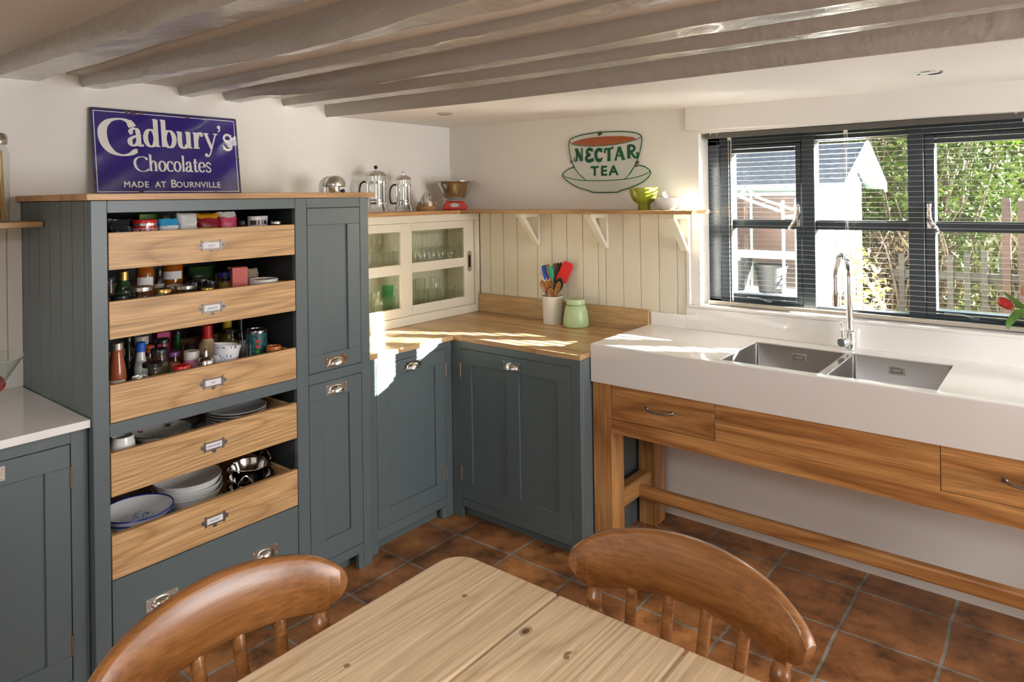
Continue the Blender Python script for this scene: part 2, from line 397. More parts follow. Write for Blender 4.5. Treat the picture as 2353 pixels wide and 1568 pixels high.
GREENGLASS = thin_glass('green_glass', (0.60, 0.88, 0.70), 1.4, 0.03)
BLACK = pm('black_plastic', (0.012, 0.012, 0.013), 0.25)
WHITE = pm('white_glaze', (0.80, 0.79, 0.77), 0.15)
PAPER = pm('white_paper', (0.80, 0.80, 0.80), 0.7)
SLATM = pm('champagne_aluminium_slat', (0.85, 0.84, 0.81), 0.17, 1.0)
HEADM = pm('dark_headrail', (0.10, 0.095, 0.085), 0.4)
FRAMEM = pm('dark_window_paint', (0.030, 0.042, 0.052), 0.3)
_cm = {}
def C(r, g, b, rough=0.4, metal=0.0):
    k = (round(r, 3), round(g, 3), round(b, 3), rough, metal)
    if k not in _cm: _cm[k] = pm('paint_%02d' % len(_cm), (r, g, b), rough, metal)
    return _cm[k]
# ------------------------------------------------------------------ the room
b = MB(); b.box(-0.25, 5.7, -5.7, 0.0, -0.12, 0.0); struct(b.build('floor', TILE, smooth=0), 'terracotta square tile floor with grey grout')
b = MB(); b.box(-0.22, 0.0, -5.6, 0.25, 0.0, 2.45); struct(b.build('wall_left', WALL, smooth=0))
WX0, WX1, WZ0, WZ1 = 1.665, 3.13, 1.048, 1.885
b = MB()
b.box(-0.22, WX0, 0, 0.25, 0, 2.45); b.box(WX1, 5.7, 0, 0.25, 0, 2.45); b.box(WX0, WX1, 0, 0.25, 0, WZ0 - 0.002); b.box(WX0, WX1, 0, 0.25, WZ1, 2.45)
struct(b.build('wall_back', WALL, smooth=0))
b = MB(); b.box(5.48, 5.7, -5.6, 0.25, 0, 2.45); struct(b.build('wall_right', WALL, smooth=0))
b = MB(); b.box(-0.22, 5.7, -5.7, -5.48, 0, 2.45); struct(b.build('wall_rear', WALL, smooth=0))
# ceiling: flat plaster by the window, joisted part nearer the table
def cz(x): return 2.034 - 0.0133 * x
b = MB()
b.add([(-.2, -.93, cz(-.2)), (5.6, -.93, cz(5.6)), (5.6, .1, cz(5.6)), (-.2, .1, cz(-.2)), (-.2, -.93, 2.45), (5.6, -.93, 2.45), (5.6, .1, 2.45), (-.2, .1, 2.45)],
      [(0, 1, 2, 3), (4, 7, 6, 5), (0, 4, 5, 1), (1, 5, 6, 2), (2, 6, 7, 3), (3, 7, 4, 0)])
def uz(x, y): return (2.094 if y > -2.15 else 2.118) - 0.009 * x
b.add([(-.2, -5.7, 2.112), (5.6, -5.7, 2.06), (5.6, -2.15, 2.062), (-.2, -2.15, 2.114), (-.2, -5.7, 2.45), (5.6, -5.7, 2.45), (5.6, -2.15, 2.45), (-.2, -2.15, 2.45)],
      [(0, 1, 2, 3), (4, 7, 6, 5), (0, 4, 5, 1), (1, 5, 6, 2), (2, 6, 7, 3), (3, 7, 4, 0)], 1)
b.add([(-.2, -2.15, 2.096), (5.6, -2.15, 2.044), (5.6, -.93, 2.044), (-.2, -.93, 2.096), (-.2, -2.15, 2.45), (5.6, -2.15, 2.45), (5.6, -.93, 2.45), (-.2, -.93, 2.45)],
      [(0, 1, 2, 3), (4, 7, 6, 5), (0, 4, 5, 1), (1, 5, 6, 2), (2, 6, 7, 3), (3, 7, 4, 0)], 1)
struct(b.build('ceiling', [CEIL, JOISTC], smooth=0))

def interp(tab, x):
    if x <= tab[0][0]: return tab[0][1]
    for (a, va), (c, vc) in zip(tab, tab[1:]):
        if x <= c: return va + (vc - va) * (x - a) / (c - a)
    return tab[-1][1]
def hewn(label, y0, y1, near, far, amp, seed):
    """old joist: y0 = camera side face, bottom heights given along x on both lower arrises"""
    b = MB(); n = 110; ring = []
    for i in range(n + 1):
        x = -0.02 + 4.6 * i / n
        zn, zf = interp(near, x), interp(far, x)
        def w(k, f=2.2): return (mnoise.noise(Vector((x * f, k * 7.3, seed))) * 0.6 + mnoise.noise(Vector((x * f * 3.7, k * 5.1, seed + 3))) * 0.4) * amp
        pts = [(y0 + w(1), 2.2), (y0 + w(1) * .8 - .002, (zn + 2.15) / 2), (y0 + w(2), zn + .022 + w(8) * .6), (y0 + .010 + w(3), zn + w(4) * .8), (y0 + (y1 - y0) * .35, zn * .65 + zf * .35 + w(9) * .5), ((y0 + y1) / 2, (zn + zf) / 2 + w(5) * .7), (y1 - .008 + w(6), zf + w(10) * .6), (y1 + w(7) * .6, zf + .015), (y1 + w(7) * .6, 2.2)]
        ring.append(range(len(b.v), len(b.v) + len(pts)))
        b.v += [(x, p[0], p[1]) for p in pts]
    for i in range(n):
        A, B = ring[i], ring[i + 1]
        for j in range(len(A) - 1): b.face((A[j], A[j + 1], B[j + 1], B[j]))
        b.face((A[len(A) - 1], A[0], B[0], B[len(B) - 1]))
    b.face(list(ring[0])); b.face(list(ring[-1])[::-1])
    return tag(b.build('ceiling_beam', BEAMP, smooth=50, org=(0, (y0 + y1) / 2, 2.03)), label, 'beam', 'painted ceiling joists')
hewn('grey painted joist cut off by the top left corner of the photo', -2.92, -2.74, [(0, 2.03), (4, 1.99)], [(0, 2.035), (4, 2.0)], .007, 11)
hewn('widest grey painted joist, second from the left edge, above the spaghetti jar', -2.40, -2.236, [(0, 2.055), (.9, 2.03), (1.64, 2.018), (4, 2.0)], [(0, 2.057), (.96, 2.05), (1.76, 2.036), (4, 2.01)], .008, 21)
hewn('roughest grey joist with gouged lower edge, above the blue enamel sign', -2.103, -2.006, [(0, 2.053), (.5, 2.03), (.92, 2.008), (1.45, 1.982), (1.95, 2.0), (4, 2.0)], [(0, 2.052), (1.3, 2.011), (2.15, 1.997), (4, 2.0)], .014, 31)
hewn('third painted joist counted from the flat ceiling, ending above the sign corner', -1.717, -1.647, [(0, 2.059), (1.93, 2.05), (2.2, 2.06), (4, 2.04)], [(0, 2.056), (1.7, 2.042), (2.36, 2.048), (4, 2.03)], .006, 41)
hewn('wavy painted joist between two straighter joists, right of the enamel sign', -1.506, -1.418, [(0, 2.058), (.3, 2.05), (.6, 2.025), (1.09, 2.014), (1.76, 2.017), (2.3, 2.023), (2.68, 2.015), (4, 2.0)], [(0, 2.055), (.6, 2.045), (1.5, 2.021), (2.2, 2.015), (4, 2.0)], .009, 51)
hewn('painted joist nearest to the edge of the flat ceiling', -1.2, -1.109, [(0, 2.06), (1.31, 2.038), (2.3, 2.027), (3, 2.024), (4.5, 2.01)], [(0, 2.058), (1.23, 2.033), (3, 2.027), (4.5, 2.01)], .005, 61)
hewn('straight painted edge beam along the flat white ceiling by the window', -.944, -.895, [(0, 2.026), (1.09, 2.0), (2.1, 1.993), (3, 1.988), (4.5, 1.975)], [(0, 2.030), (1.09, 2.012), (2.1, 2.0), (3, 1.99), (4.5, 1.97)], .0015, 71)

# lintel beam above the window, sill and panelled reveal
b = MB(); b.add([(1.60, -.014, 1.899), (4.4, -.014, 1.862), (4.4, .10, 1.862), (1.60, .10, 1.899), (1.60, -.014, 2.05), (4.4, -.014, 2.05), (4.4, .10, 2.05), (1.60, .10, 2.05)],
      [(0, 3, 2, 1), (4, 5, 6, 7), (0, 1, 5, 4), (1, 2, 6, 5), (2, 3, 7, 6), (3, 0, 4, 7)])
struct(b.build('trim_1', CEIL, bev=.006), 'white painted lintel beam over the kitchen window')
b = MB(); b.box(1.6, 3.5, -.024, .10, 1.043, 1.056)
struct(b.build('trim_2', QUARTZ, bev=.003), 'white sill under the kitchen window')

# tongue and groove panelling on the back wall and left of the tall cupboard
xs = [.26, .342, .445, .55, .694, .796, .898, 1.002, 1.099, 1.145, 1.25, 1.351, 1.454, 1.552, 1.60]
b = MB()
b.box(.26, 1.60, -.008, -.001, .90, 1.499)
for a, c in zip(xs, xs[1:]): b.box(a + .0018, c - .0018, -.014, -.006, .90, 1.499)
struct(b.build('trim_3', CREAM, bev=.0015, seg=1), 'cream tongue and groove panelling behind the wooden worktop')
b = MB(); b.box(1.60, 1.622, -.020, -.001, 1.006, 1.50); b.box(1.60, 1.655, -.030, -.001, 1.006, 1.018)
struct(b.build('trim_4', WHITEP, bev=.005), 'white corner bead at the end of the cream panelling')
b = MB(); b.box(.001, .006, -3.4, -2.306, 1.015, 1.507)
for i in range(10): b.box(.004, .014, -2.3085 - .105 * (i + 1) + .06, -2.3085 - .105 * i - .0035 + .06 if i else -2.306, 1.015, 1.507)
struct(b.build('trim_5', WHITEP, bev=.0015, seg=1), 'off-white boards under the left wall shelf')

# ------------------------------------------------------------------ window
win = bpy.data.objects.new('window_1', None); COL.objects.link(win); win.location = (2.3, .1, 1.05); ORG['window_1'] = Vector((2.3, .1, 1.05)); struct(win, 'dark painted three-light cottage window')
b = MB(); F0, F1 = .10, .175
b.box(WX0, 1.728, F0 + .01, F1, WZ0, WZ1); b.box(3.072, WX1, F0 + .01, F1, WZ0, WZ1)
b.box(WX0, WX1, F0 + .01, F1, WZ0, 1.078); b.box(WX0, WX1, F0 + .01, F1, 1.823, WZ1)
b.box(2.112, 2.168, F0, F1, WZ0, WZ1); b.box(2.535, 2.594, F0, F1, WZ0, WZ1)
b.box(2.168, 2.535, F0 + .015, F1 - .01, 1.425, 1.467)
b.build('frame', FRAMEM, win, bev=.003)
def casement(x0, x1):
    b = MB(); y0, y1 = F0 + .003, F1 - .01
    L, R, B_, T = x0 + .058, x1 - .026, 1.112, 1.787
    b.box(x0, L, y0, y1, 1.08, 1.822); b.box(R, x1, y0, y1, 1.08, 1.822); b.box(L, R, y0, y1, 1.08, B_); b.box(L, R, y0, y1, T, 1.822); b.box(L, R, y0 + .01, y1 - .01, 1.425, 1.467)
    return b, L, R
b, L_, R_ = casement(1.730, 2.110); c1 = b.build('casement', FRAMEM, win, bev=.003)
b = MB(); b.box(1.788, 2.084, .142, .146, 1.11, 1.79); b.build('pane', GLASS, c1, smooth=0)
b = MB(); y0, y1 = F0 + .003, F1 - .01
b.box(2.596, 2.632, y0, y1, 1.08, 1.822); b.box(2.99, 3.07, y0, y1, 1.08, 1.822); b.box(2.632, 2.99, y0, y1, 1.08, 1.104); b.box(2.632, 2.99, y0, y1, 1.787, 1.822); b.box(2.632, 2.99, y0 + .01, y1 - .01, 1.425, 1.467)
c2 = b.build('casement', FRAMEM, win, bev=.003)
b = MB(); b.box(2.632, 2.99, .142, .146, 1.10, 1.79); b.build('pane', GLASS, c2, smooth=0)
b = MB(); b.box(2.166, 2.537, .142, .146, 1.075, 1.825); b.build('pane', GLASS, win, smooth=0)
def catch(x, flip, par):
    b = MB(); s = -1 if flip else 1
    b.box(x - .008, x + .008, F0 - .007, F0 + .004, 1.44, 1.53)
    b.tube(spline([(x, F0 - .012, 1.535), (x, F0 - .02, 1.50), (x + .006 * s, F0 - .03, 1.47), (x + .03 * s, F0 - .026, 1.435), (x + .036 * s, F0 - .02, 1.43)], 5), [.007] * 5 + [.0085] * 11 + [.006] * 5, 8)
    b.sphere((x, F0 - .012, 1.535), .010)
    b.build('handle', CHROME, par)
catch(2.097, True, c1); catch(2.612, False, c2)
def stay(x, par):
    b = MB(); b.tube(spline([(x, F0 - .008, 1.098), (x + .06, F0 - .012, 1.097), (x + .10, F0 - .016, 1.088), (x + .12, F0 - .02, 1.088)], 5), .004, 8); b.build('stay', STEELP, par)
stay(1.86, c1); stay(2.66, c2)

# made-up frames put around the fill lights behind and beside the camera
def fill_frame(name, label, pts, t=.06):
    b = MB()
    for p, q in pts: b.beam(p, q, t, t)
    struct(b.build(name, FRAMEM, bev=.003), label)
fill_frame('fill_frame_right', 'added dark frame around the fill light by the right-hand wall', [((5.44, y, .72), (5.44, y, 1.98)) for y in (-1.85, -1.0, -.15)] + [((5.44, -1.88, z), (5.44, -.12, z)) for z in (.72, 1.98)])
fill_frame('fill_frame_rear', 'added dark frame around the fill light by the rear wall', [((x, -5.44, 0), (x, -5.44, 2.08)) for x in (.85, 2.6, 4.35)] + [((.82, -5.44, z), (4.38, -5.44, z)) for z in (.04, 2.05)])

# ------------------------------------------------------------------ venetian blind
BX0, BX1, BY = 1.684, 3.11, .045
bl = thing('venetian_blind', 'open slatted blind with dark headrail hanging in the kitchen window', 'blind', (2.4, BY, 1.05))
b = MB(); b.box(BX0, BX1, BY - .016, BY + .016, 1.859, 1.8835); b.build('headrail', HEADM, bl, bev=.002)
b = MB(); z = 1.845; tilt = .06; hw = .0122
while z > 1.085:
    P = [(BX0 + .006, BX1 - .006)][0]
    top, bot = [], []
    for k in range(5):
        t = -1 + k / 2; y = BY + hw * t; zz = z - tilt * hw * t + .0004 * (1 - t * t)
        top.append((y, zz)); bot.append((y, zz - .0006))
    b.prism(top + bot[::-1], lambda p, a: (a, p[0], p[1]), P[0], P[1])
    z -= .0212
b.build('slats', SLATM, bl, smooth=30)
b = MB(); b.box(BX0 + .004, BX1 - .004, BY - .012, BY + .012, 1.060, 1.076); b.build('bottom_rail', pm('tan_rail', (.42, .37, .30), .35), bl, bev=.003)
CORD = pm('blind_cord', (.62, .58, .50), .7)
for x in (1.80, 2.31, 2.93):
    b = MB()
    for y in (BY - .0135, BY + .0135): b.tube([(x, y, 1.862), (x, y, 1.07)], .0008, 6)
    b.tube([(x + .009, BY, 1.862), (x + .009, BY, 1.07)], .0009, 6)
    b.box(x - .004, x + .013, BY - .0135, BY - .0125, 1.846, 1.862)
    b.build('ladder_cord', CORD, bl)
    b = MB(); b.lathe([(0, -.004), (.007, -.002), (.007, .002), (0, .004)], (x + .004, BY - .004, 1.0575), 12); b.build('cord_button', HEADM, bl)
b = MB(); b.tube([(1.748, BY - .02, 1.845), (1.75, BY - .021, 1.10)], .0022, 8); b.build('tilt_wand', thin_glass('clear_plastic', (.9, .92, .93), 1.5), bl)
for x in (1.715, 1.745, 2.905):
    b = MB(); b.sphere((x, BY - .017, 1.880), .005, 8, 6); b.build('bracket_screw', NICKEL, bl)

# ------------------------------------------------------------------ garden behind the window
GR = pm('garden_soil', (.16, .12, .075), .95, var=.5, vs=3)
LAWN = pm('rough_grass', (.06, .08, .025), .95, var=.4, vs=4)
b = MB(); b.box(-9, 12, .26, 16, -.4, -.05); struct(b.build('garden_ground', LAWN, smooth=0), 'rough lawn outside the window')
b = MB(); n = 26
for i in range(n + 1):
    x = -7 + 11.2 * i / n
    for j in range(9):
        y = 7.2 + .45 * j; h = min(3.7, .1 + .62 * j) * (1 if x < 2.2 else max(.4, 1 - (x - 2.2) * .3))
        b.v.append((x, y + .3 * mnoise.noise(Vector((x, j, 2))), -.1 + h + .3 * mnoise.noise(Vector((x * .8, j * .9, 5)))))
for i in range(n):
    for j in range(8): b.face((i * 9 + j, (i + 1) * 9 + j, (i + 1) * 9 + j + 1, i * 9 + j + 1))
struct(b.build('garden_bank', pm('bank_earth', (.13, .12, .06), .95, var=.6, vs=2.5), smooth=60), 'steep earth bank behind the hedge')

LEAFA = pm('ivy_leaf', (.085, .135, .02), .45, var=.6, vs=2.6)
LEAFB = pm('pale_leaf', (.14, .15, .05), .5, var=.5, vs=2.5)
LEAFC = pm('dry_leaf', (.14, .10, .05), .7, var=.5, vs=2.5)
TWIG = pm('bare_twig', (.16, .125, .09), .8, var=.3, vs=3)
def shrub(name, label, c, rx, ry, h, nl, mat_l, seed, ls=.055, twigs=26, cat='shrub', group='shrubs in the garden'):
    r = random.Random(seed)
    t = thing(name, label, cat, c, group)
    b = MB()
    for i in range(nl):
        while True:
            u, v, w = r.uniform(-1, 1), r.uniform(-1, 1), r.uniform(0, 1)
            q = u * u + v * v + (2 * w - 1) ** 2
            if q < 1 and q > .12: break
        p = Vector((c[0] + u * rx, c[1] + v * ry, c[2] + w * h))
        d = Vector((r.gauss(0, 1), r.gauss(0, 1) - .3, r.gauss(0, 1))).normalized(); e = d.cross(Vector((r.gauss(0, 1), r.gauss(0, 1), r.gauss(0, 1)))).normalized()
        s = ls * r.uniform(.6, 1.3); g = d.cross(e)
        b.add([p - e * s, p - e * s * .1 + d * s * .48 + g * s * .12, p + e * s, p - e * s * .1 - d * s * .48 + g * s * .12], [(0, 1, 2), (0, 2, 3)])
    b.build('leaves', mat_l, t, smooth=0)
    b = MB()
    for i in range(twigs):
        a = r.uniform(0, 2 * pi); rr = r.uniform(.2, .95)
        p0 = Vector((c[0] + r.uniform(-.25, .25) * rx, c[1] + r.uniform(-.3, .3) * ry, c[2]))
        p2 = Vector((c[0] + rr * rx * cos(a), c[1] + rr * ry * sin(a) - .1, c[2] + h * r.uniform(.45, 1.0)))
        p1 = (p0 + p2) / 2 + Vector((r.uniform(-.2, .2), r.uniform(-.2, .2), r.uniform(.0, .3)))
        b.tube(spline([p0, p1, p2], 5), [.016 - .0011 * k for k in range(11)], 5)
    b.build('twigs', TWIG, t)
    return t
shrub('ivy_hedge', 'bright green ivy hedge right behind the summerhouse gable', (1.75, 5.9, -.05), 1.0, .62, 3.3, 7500, LEAFA, 1, .045, 60)
shrub('ivy_hedge', 'ivy hedge seen through the right-hand casement, left of the timber post', (2.95, 7.0, -.05), .75, .5, 3.4, 5200, LEAFA, 2, .048, 70)
shrub('bramble_thicket', 'pale tangled thicket at the right edge of the window view', (3.75, 5.9, -.05), .5, .5, 3.2, 1800, LEAFB, 3, .05, 70)
shrub('bramble_thicket', 'dry leaved thicket low down behind the tap', (1.72, 4.97, -.05), .52, .27, 1.35, 2200, LEAFC, 4, .035, 80)
shrub('bramble_thicket', 'dry leaved thicket low down beside the timber post', (2.75, 5.0, -.05), .5, .3, 1.45, 2200, LEAFB, 5, .035, 70)
shrub('laurel_bush', 'dark green bush showing above the summerhouse roof ridge', (-1.3, 6.6, -.05), 1.95, .8, 3.3, 4200, LEAFA, 6, .06, 50)
shrub('potted_shrub', 'yellowing shrub in front of the white summerhouse corner', (1.86, 2.55, -.05), .18, .2, 1.25, 420, pm('yellow_leaf', (.20, .16, .04), .5, var=.4, vs=6), 7, .028, 14)

POST = pm('brown_timber', (.030, .013, .006), .75, var=.3, vs=5)
GREYT = pm('weathered_timber', (.032, .029, .023), .85, var=.3, vs=5)
b = MB(); b.box(2.60, 2.665, 4.2, 4.27, -.05, 1.52); tag(b.build('timber_post', POST, bev=.005, org=(2.63, 4.23, -.05)), 'left of the two brown timber posts in the garden', 'post', 'brown timber posts')
b = MB(); b.box(2.715, 2.78, 4.2, 4.27, -.05, 1.50); tag(b.build('timber_post', POST, bev=.005, org=(2.75, 4.23, -.05)), 'right of the two brown timber posts in the garden', 'post', 'brown timber posts')
fe = thing('picket_fence', 'weathered grey picket fence low in front of the hedge', 'fence', (2.4, 4.5, -.05))
for i in range(13):
    x = 1.75 + i * .135; b = MB(); b.box(x, x + .05, 4.5, 4.52, -.05, .98 + .03 * (i % 3)); b.build('picket', GREYT, fe)
for z in (.25, .75):
    b = MB(); b.box(1.7, 3.6, 4.52, 4.56, z, z + .07); b.build('rail', GREYT, fe)
st = thing('garden_steps', 'pale sunlit timber steps at the right edge of the garden view', 'steps', (3.15, 4.0, -.05))
for i, z in enumerate((.55, .98)):
    b = MB(); b.box(2.92, 3.6, 3.9 + .25 * i, 4.15 + .25 * i, z, z + .06); b.build('tread', pm('pale_tread_%d' % i, (.35, .32, .28), .7), st)
b = MB(); b.box(3.36, 3.40, 3.9, 4.4, -.05, 1.04); b.box(2.95, 2.99, 3.95, 4.4, -.05, .98); b.build('stringer', GREYT, st)

# summerhouse: ridge along x, gable to the right
PALE = pm('pale_green_paint', (.16, .215, .205), .55); SWHITE = pm('summerhouse_white', (.80, .80, .80), .55); SHING = pm('blue_grey_shingle', (.12, .145, .175), .9, var=.35, vs=26, bmp=.5, bs=90)
sh = thing('summerhouse', 'small white garden summerhouse with grey felt roof', 'shed', (.4, 3.6, -.05))
GX = 1.46
b = MB()
b.box(-1.2, GX, 3.02, 3.06, -.05, 1.68); b.box(-1.2, GX, 4.14, 4.18, -.05, 1.68); b.box(-1.2, -1.16, 3.02, 4.18, -.05, 1.68)
b.build('wall', PALE, sh, bev=.003)
b = MB()
b.prism([(3.02, -.05), (4.18, -.05), (4.18, 1.68), (3.6, 2.0), (3.02, 1.68)], lambda p, a: (a, p[0], p[1]), GX, GX + .035); b.build('gable_wall', SWHITE, sh)
for s, nm in ((-1, 'near'), (1, 'far')):
    y_e, z_e = 3.6 + s * .78, 1.665
    b = MB(); b.prism([(3.6, 2.035), (y_e, z_e), (y_e, z_e - .035), (3.6, 1.995)], lambda p, a: (a, p[0], p[1]), -1.35, GX + .20); rf = b.build('roof_slope', [SHING], sh)
    b = MB(); b.prism([(3.6, 2.05), (y_e - s * .0, z_e + .012), (y_e, z_e - .075), (3.6, 1.955)], lambda p, a: (a, p[0], p[1]), GX + .20, GX + .222); b.build('bargeboard', SWHITE, sh)
    b = MB(); b.prism([(3.6, 1.992), (y_e, z_e - .037), (y_e, z_e - .047), (3.6, 1.982)], lambda p, a: (a, p[0], p[1]), GX + .035, GX + .20); b.build('soffit', PALE, sh)
def swin(nm, x0, x1, z0, z1, y, nx, nz, dark):
    b = MB(); t = .03
    b.box(x0, x1, y - .025, y, z0, z0 + t); b.box(x0, x1, y - .025, y, z1 - t, z1); b.box(x0, x0 + t, y - .025, y, z0, z1); b.box(x1 - t, x1, y - .025, y, z0, z1)
    for i in range(1, nx): xx = x0 + (x1 - x0) * i / nx; b.box(xx - .012, xx + .012, y - .02, y, z0, z1)
    for i in range(1, nz): zz = z0 + (z1 - z0) * i / nz; b.box(x0, x1, y - .02, y, zz - .01, zz + .01)
    w = b.build('window', PALE, sh)
    b = MB(); b.box(x0 + .01, x1 - .01, y - .012, y - .004, z0 + .01, z1 - .01); b.build('pane', dark, w, smooth=0)
swin('w', .42, 1.26, .62, 1.60, 3.02, 2, 1, pm('warm_dark_pane', (.030, .014, .009), .5))
b = MB(); gp = pm('grey_pane', (.006, .0065, .006), .25)
for (y0, y1) in ((3.10, 3.48), (3.60, 3.98)):
    x = GX + .035
    b.box(x, x + .02, y0 - .03, y0, .55, 1.60); b.box(x, x + .02, y1, y1 + .03, .55, 1.60); b.box(x, x + .02, y0, y1, 1.57, 1.60); b.box(x, x + .02, y0, y1, .55, .58)
    b.box(x, x + .016, (y0 + y1) / 2 - .01, (y0 + y1) / 2 + .01, .55, 1.6)
    for k in range(1, 6): b.box(x, x + .014, y0, y1, .55 + .175 * k - .008, .55 + .175 * k + .008)
gw = b.build('gable_window', SWHITE, sh)
b = MB()
for (y0, y1) in ((3.10, 3.48), (3.60, 3.98)): b.box(GX + .034, GX + .039, y0, y1, .57, 1.59)
b.build('pane', gp, gw, smooth=0)
# plant staging in front of the summerhouse
ST = pm('pale_blue_metal', (.24, .34, .37), .4); RW = pm('slatted_shelf_white', (.40, .43, .44), .5)
rk = thing('plant_staging', 'pale blue tubular plant staging in front of the summerhouse', 'plant stand', (1.1, 2.3, -.05))
for (x, y) in ((1.40, 2.1), (1.36, 2.55), (.55, 2.1), (.55, 2.55)):
    b = MB(); b.tube(spline([(x, y, -.05), (x, y, 1.42), (x - .03, y, 1.46), (x - .30 if x > 1 else x + .30, y, 1.56), (.975, y, 1.64)], 6), .012, 8); b.build('upright', ST, rk)
for z in (.80, 1.10):
    b = MB()
    for k in range(9): b.box(.50, 1.55, 2.08 + k * .06, 2.115 + k * .06, z, z + .018)
    for x in (.56, 1.0, 1.5): b.box(x, x + .03, 2.08, 2.6, z - .035, z)
    b.build('slatted_shelf', RW, rk)
b = MB(); b.box(1.40, 1.56, 2.15, 2.5, 1.40, 1.425); b.build('top_bracket', RW, rk)
POTM = pm('dark_plant_pot', (.004, .005, .007), .6)
for i, (x, y, s, l) in enumerate(((1.24, 2.3, .12, 'black plant pot stacked highest on the lower staging shelf'), (.93, 2.34, .15, 'larger black plant pot left on the staging shelf'))):
    b = MB(); b.lathe([(0, 0), (s * .75, 0), (s, s * 1.7), (s * 1.08, s * 1.7), (s * 1.08, s * 1.85), (s * .97, s * 1.85), (s * .95, s * 1.6), (0, s * 1.55)], (x, y, .818), 20)
    tag(b.build('plant_pot', POTM, org=(x, y, .818)), l, 'plant pot', 'pots on the staging')
b = MB(); b.lathe([(0, 0), (.10, 0), (.14, .22), (.15, .22), (.15, .25), (.13, .25), (.12, .2), (0, .19)], (.80, 2.36, 1.118), 20)
tag(b.build('plant_pot', pm('terracotta_pot', (.42, .22, .11), .8), org=(.8, 2.36, 1.118)), 'sand coloured plant pot on the upper staging shelf', 'plant pot', 'pots on the staging')
# ------------------------------------------------------------------ joinery helpers: a face looks along +x or -y
class Face:
    def __init__(s, kind, plane): s.k, s.p = kind, plane
    def pt(s, u, w, n): return (s.p + n, u, w) if s.k == 'x' else (u, s.p - n, w)
    def box(s, b, u0, u1, w0, w1, n0, n1, m=0):
        a, c = s.pt(u0, w0, n0), s.pt(u1, w1, n1); b.box(a[0], c[0], a[1], c[1], a[2], c[2], m)

def shaker(F, parent, u0, u1, w0, w1, panels, name='door', mat=None, th=.02, rec=.009):
    """framed door; panels = list of (u0,u1,w0,w1) recessed fields"""
    b = MB()
    us = sorted({u0, u1} | {p[0] for p in panels} | {p[1] for p in panels}); pw0, pw1 = panels[0][2], panels[0][3]
    F.box(b, u0, u1, w0, pw0, -th, 0); F.box(b, u0, u1, pw1, w1, -th, 0)
    prev = u0
    for p in panels: F.box(b, prev, p[0], pw0, pw1, -th, 0); prev = p[1]
    F.box(b, prev, u1, pw0, pw1, -th, 0)
    d = b.build(name, mat or BLUE, parent, bev=.0012, seg=1)
    b = MB()
    for p in panels: F.box(b, p[0] - .004, p[1] + .004, p[2] - .004, p[3] + .004, -th + .002, -rec)
    b.build('panel', mat or BLUE, d)
    return d
def cup_handle(F, parent, u, w, wid=.106, hei=.042):
    b = MB(); F.box(b, u - wid / 2, u + wid / 2, w - hei / 2, w + hei / 2, .0005, .0025)
    for a in (-1, 1):
        for c in (-1, 1):
            p = F.pt(u + a * (wid / 2 - .006), w + c * (hei / 2 - .006), .003); b.sphere(p, .0028, 8, 6)
    n, k = 20, 8; base = len(b.v); R, H, D = .036, .016, .024      # quarter-dome cup open at the bottom
    for i in range(k + 1):
        el = (pi / 2) * i / k
        for j in range(n + 1):
            az = pi * j / n
            x = R * cos(az) * cos(el) ** .7; nn = .002 + D * sin(az) * cos(el) ** .8; ww = -.012 + (.026) * sin(el)
            b.v.append(F.pt(u + x, w + ww, nn))
    for i in range(k):
        for j in range(n): a = base + i * (n + 1) + j; b.face((a, a + 1, a + n + 2, a + n + 1))
    b.tube([F.pt(u + R * cos(pi * j / n), w - .012, .002 + D * sin(pi * j / n)) for j in range(n + 1)], .0016, 6)
    return b.build('cup_handle', NICKEL, parent, smooth=50)
def hinge(F, parent, u, w0, w1):
    b = MB(); F.box(b, u - .003, u + .003, w0, w1, -.001, .0022)
    c = F.pt(u, w0, .003); b.lathe([(0, 0), (.0028, 0), (.0028, w1 - w0), (0, w1 - w0)], c, 8)
    b.build('hinge', BRASS, parent)

HAND = pm('blue_ink', (.05, .08, .35), .6)
def text_part(txt, size, mat, parent, fn, name='lettering', depth=.0004, spacing=1.0, shear=0.0, center=True, bold=0.0):
    """built-in sans outline turned into a mesh; fn maps (x, y, depth) to world"""
    cu = bpy.data.curves.new('t', 'FONT'); cu.body = txt; cu.size = size; cu.extrude = depth; cu.space_character = spacing; cu.shear = shear
    cu.align_x = 'CENTER' if center else 'LEFT'; cu.align_y = 'CENTER' if center else 'BOTTOM_BASELINE'; cu.resolution_u = 3
    to = bpy.data.objects.new('t', cu); COL.objects.link(to)
    bpy.context.view_layer.update()
    me = to.to_mesh()
    b = MB()
    for k, (dx, dy) in enumerate(((0, 0), (1, 0), (-1, 0), (0, 1), (0, -1)) if bold else ((0, 0),)):
        o0 = len(b.v); b.v += [tuple(fn(v.co.x + dx * bold, v.co.y + dy * bold, v.co.z + k * 4e-6)) for v in me.vertices]
        for p in me.polygons: b.face([o0 + i for i in p.vertices])
    to.to_mesh_clear(); bpy.data.objects.remove(to); bpy.data.curves.remove(cu)
    return b.build(name, mat, parent, smooth=0)

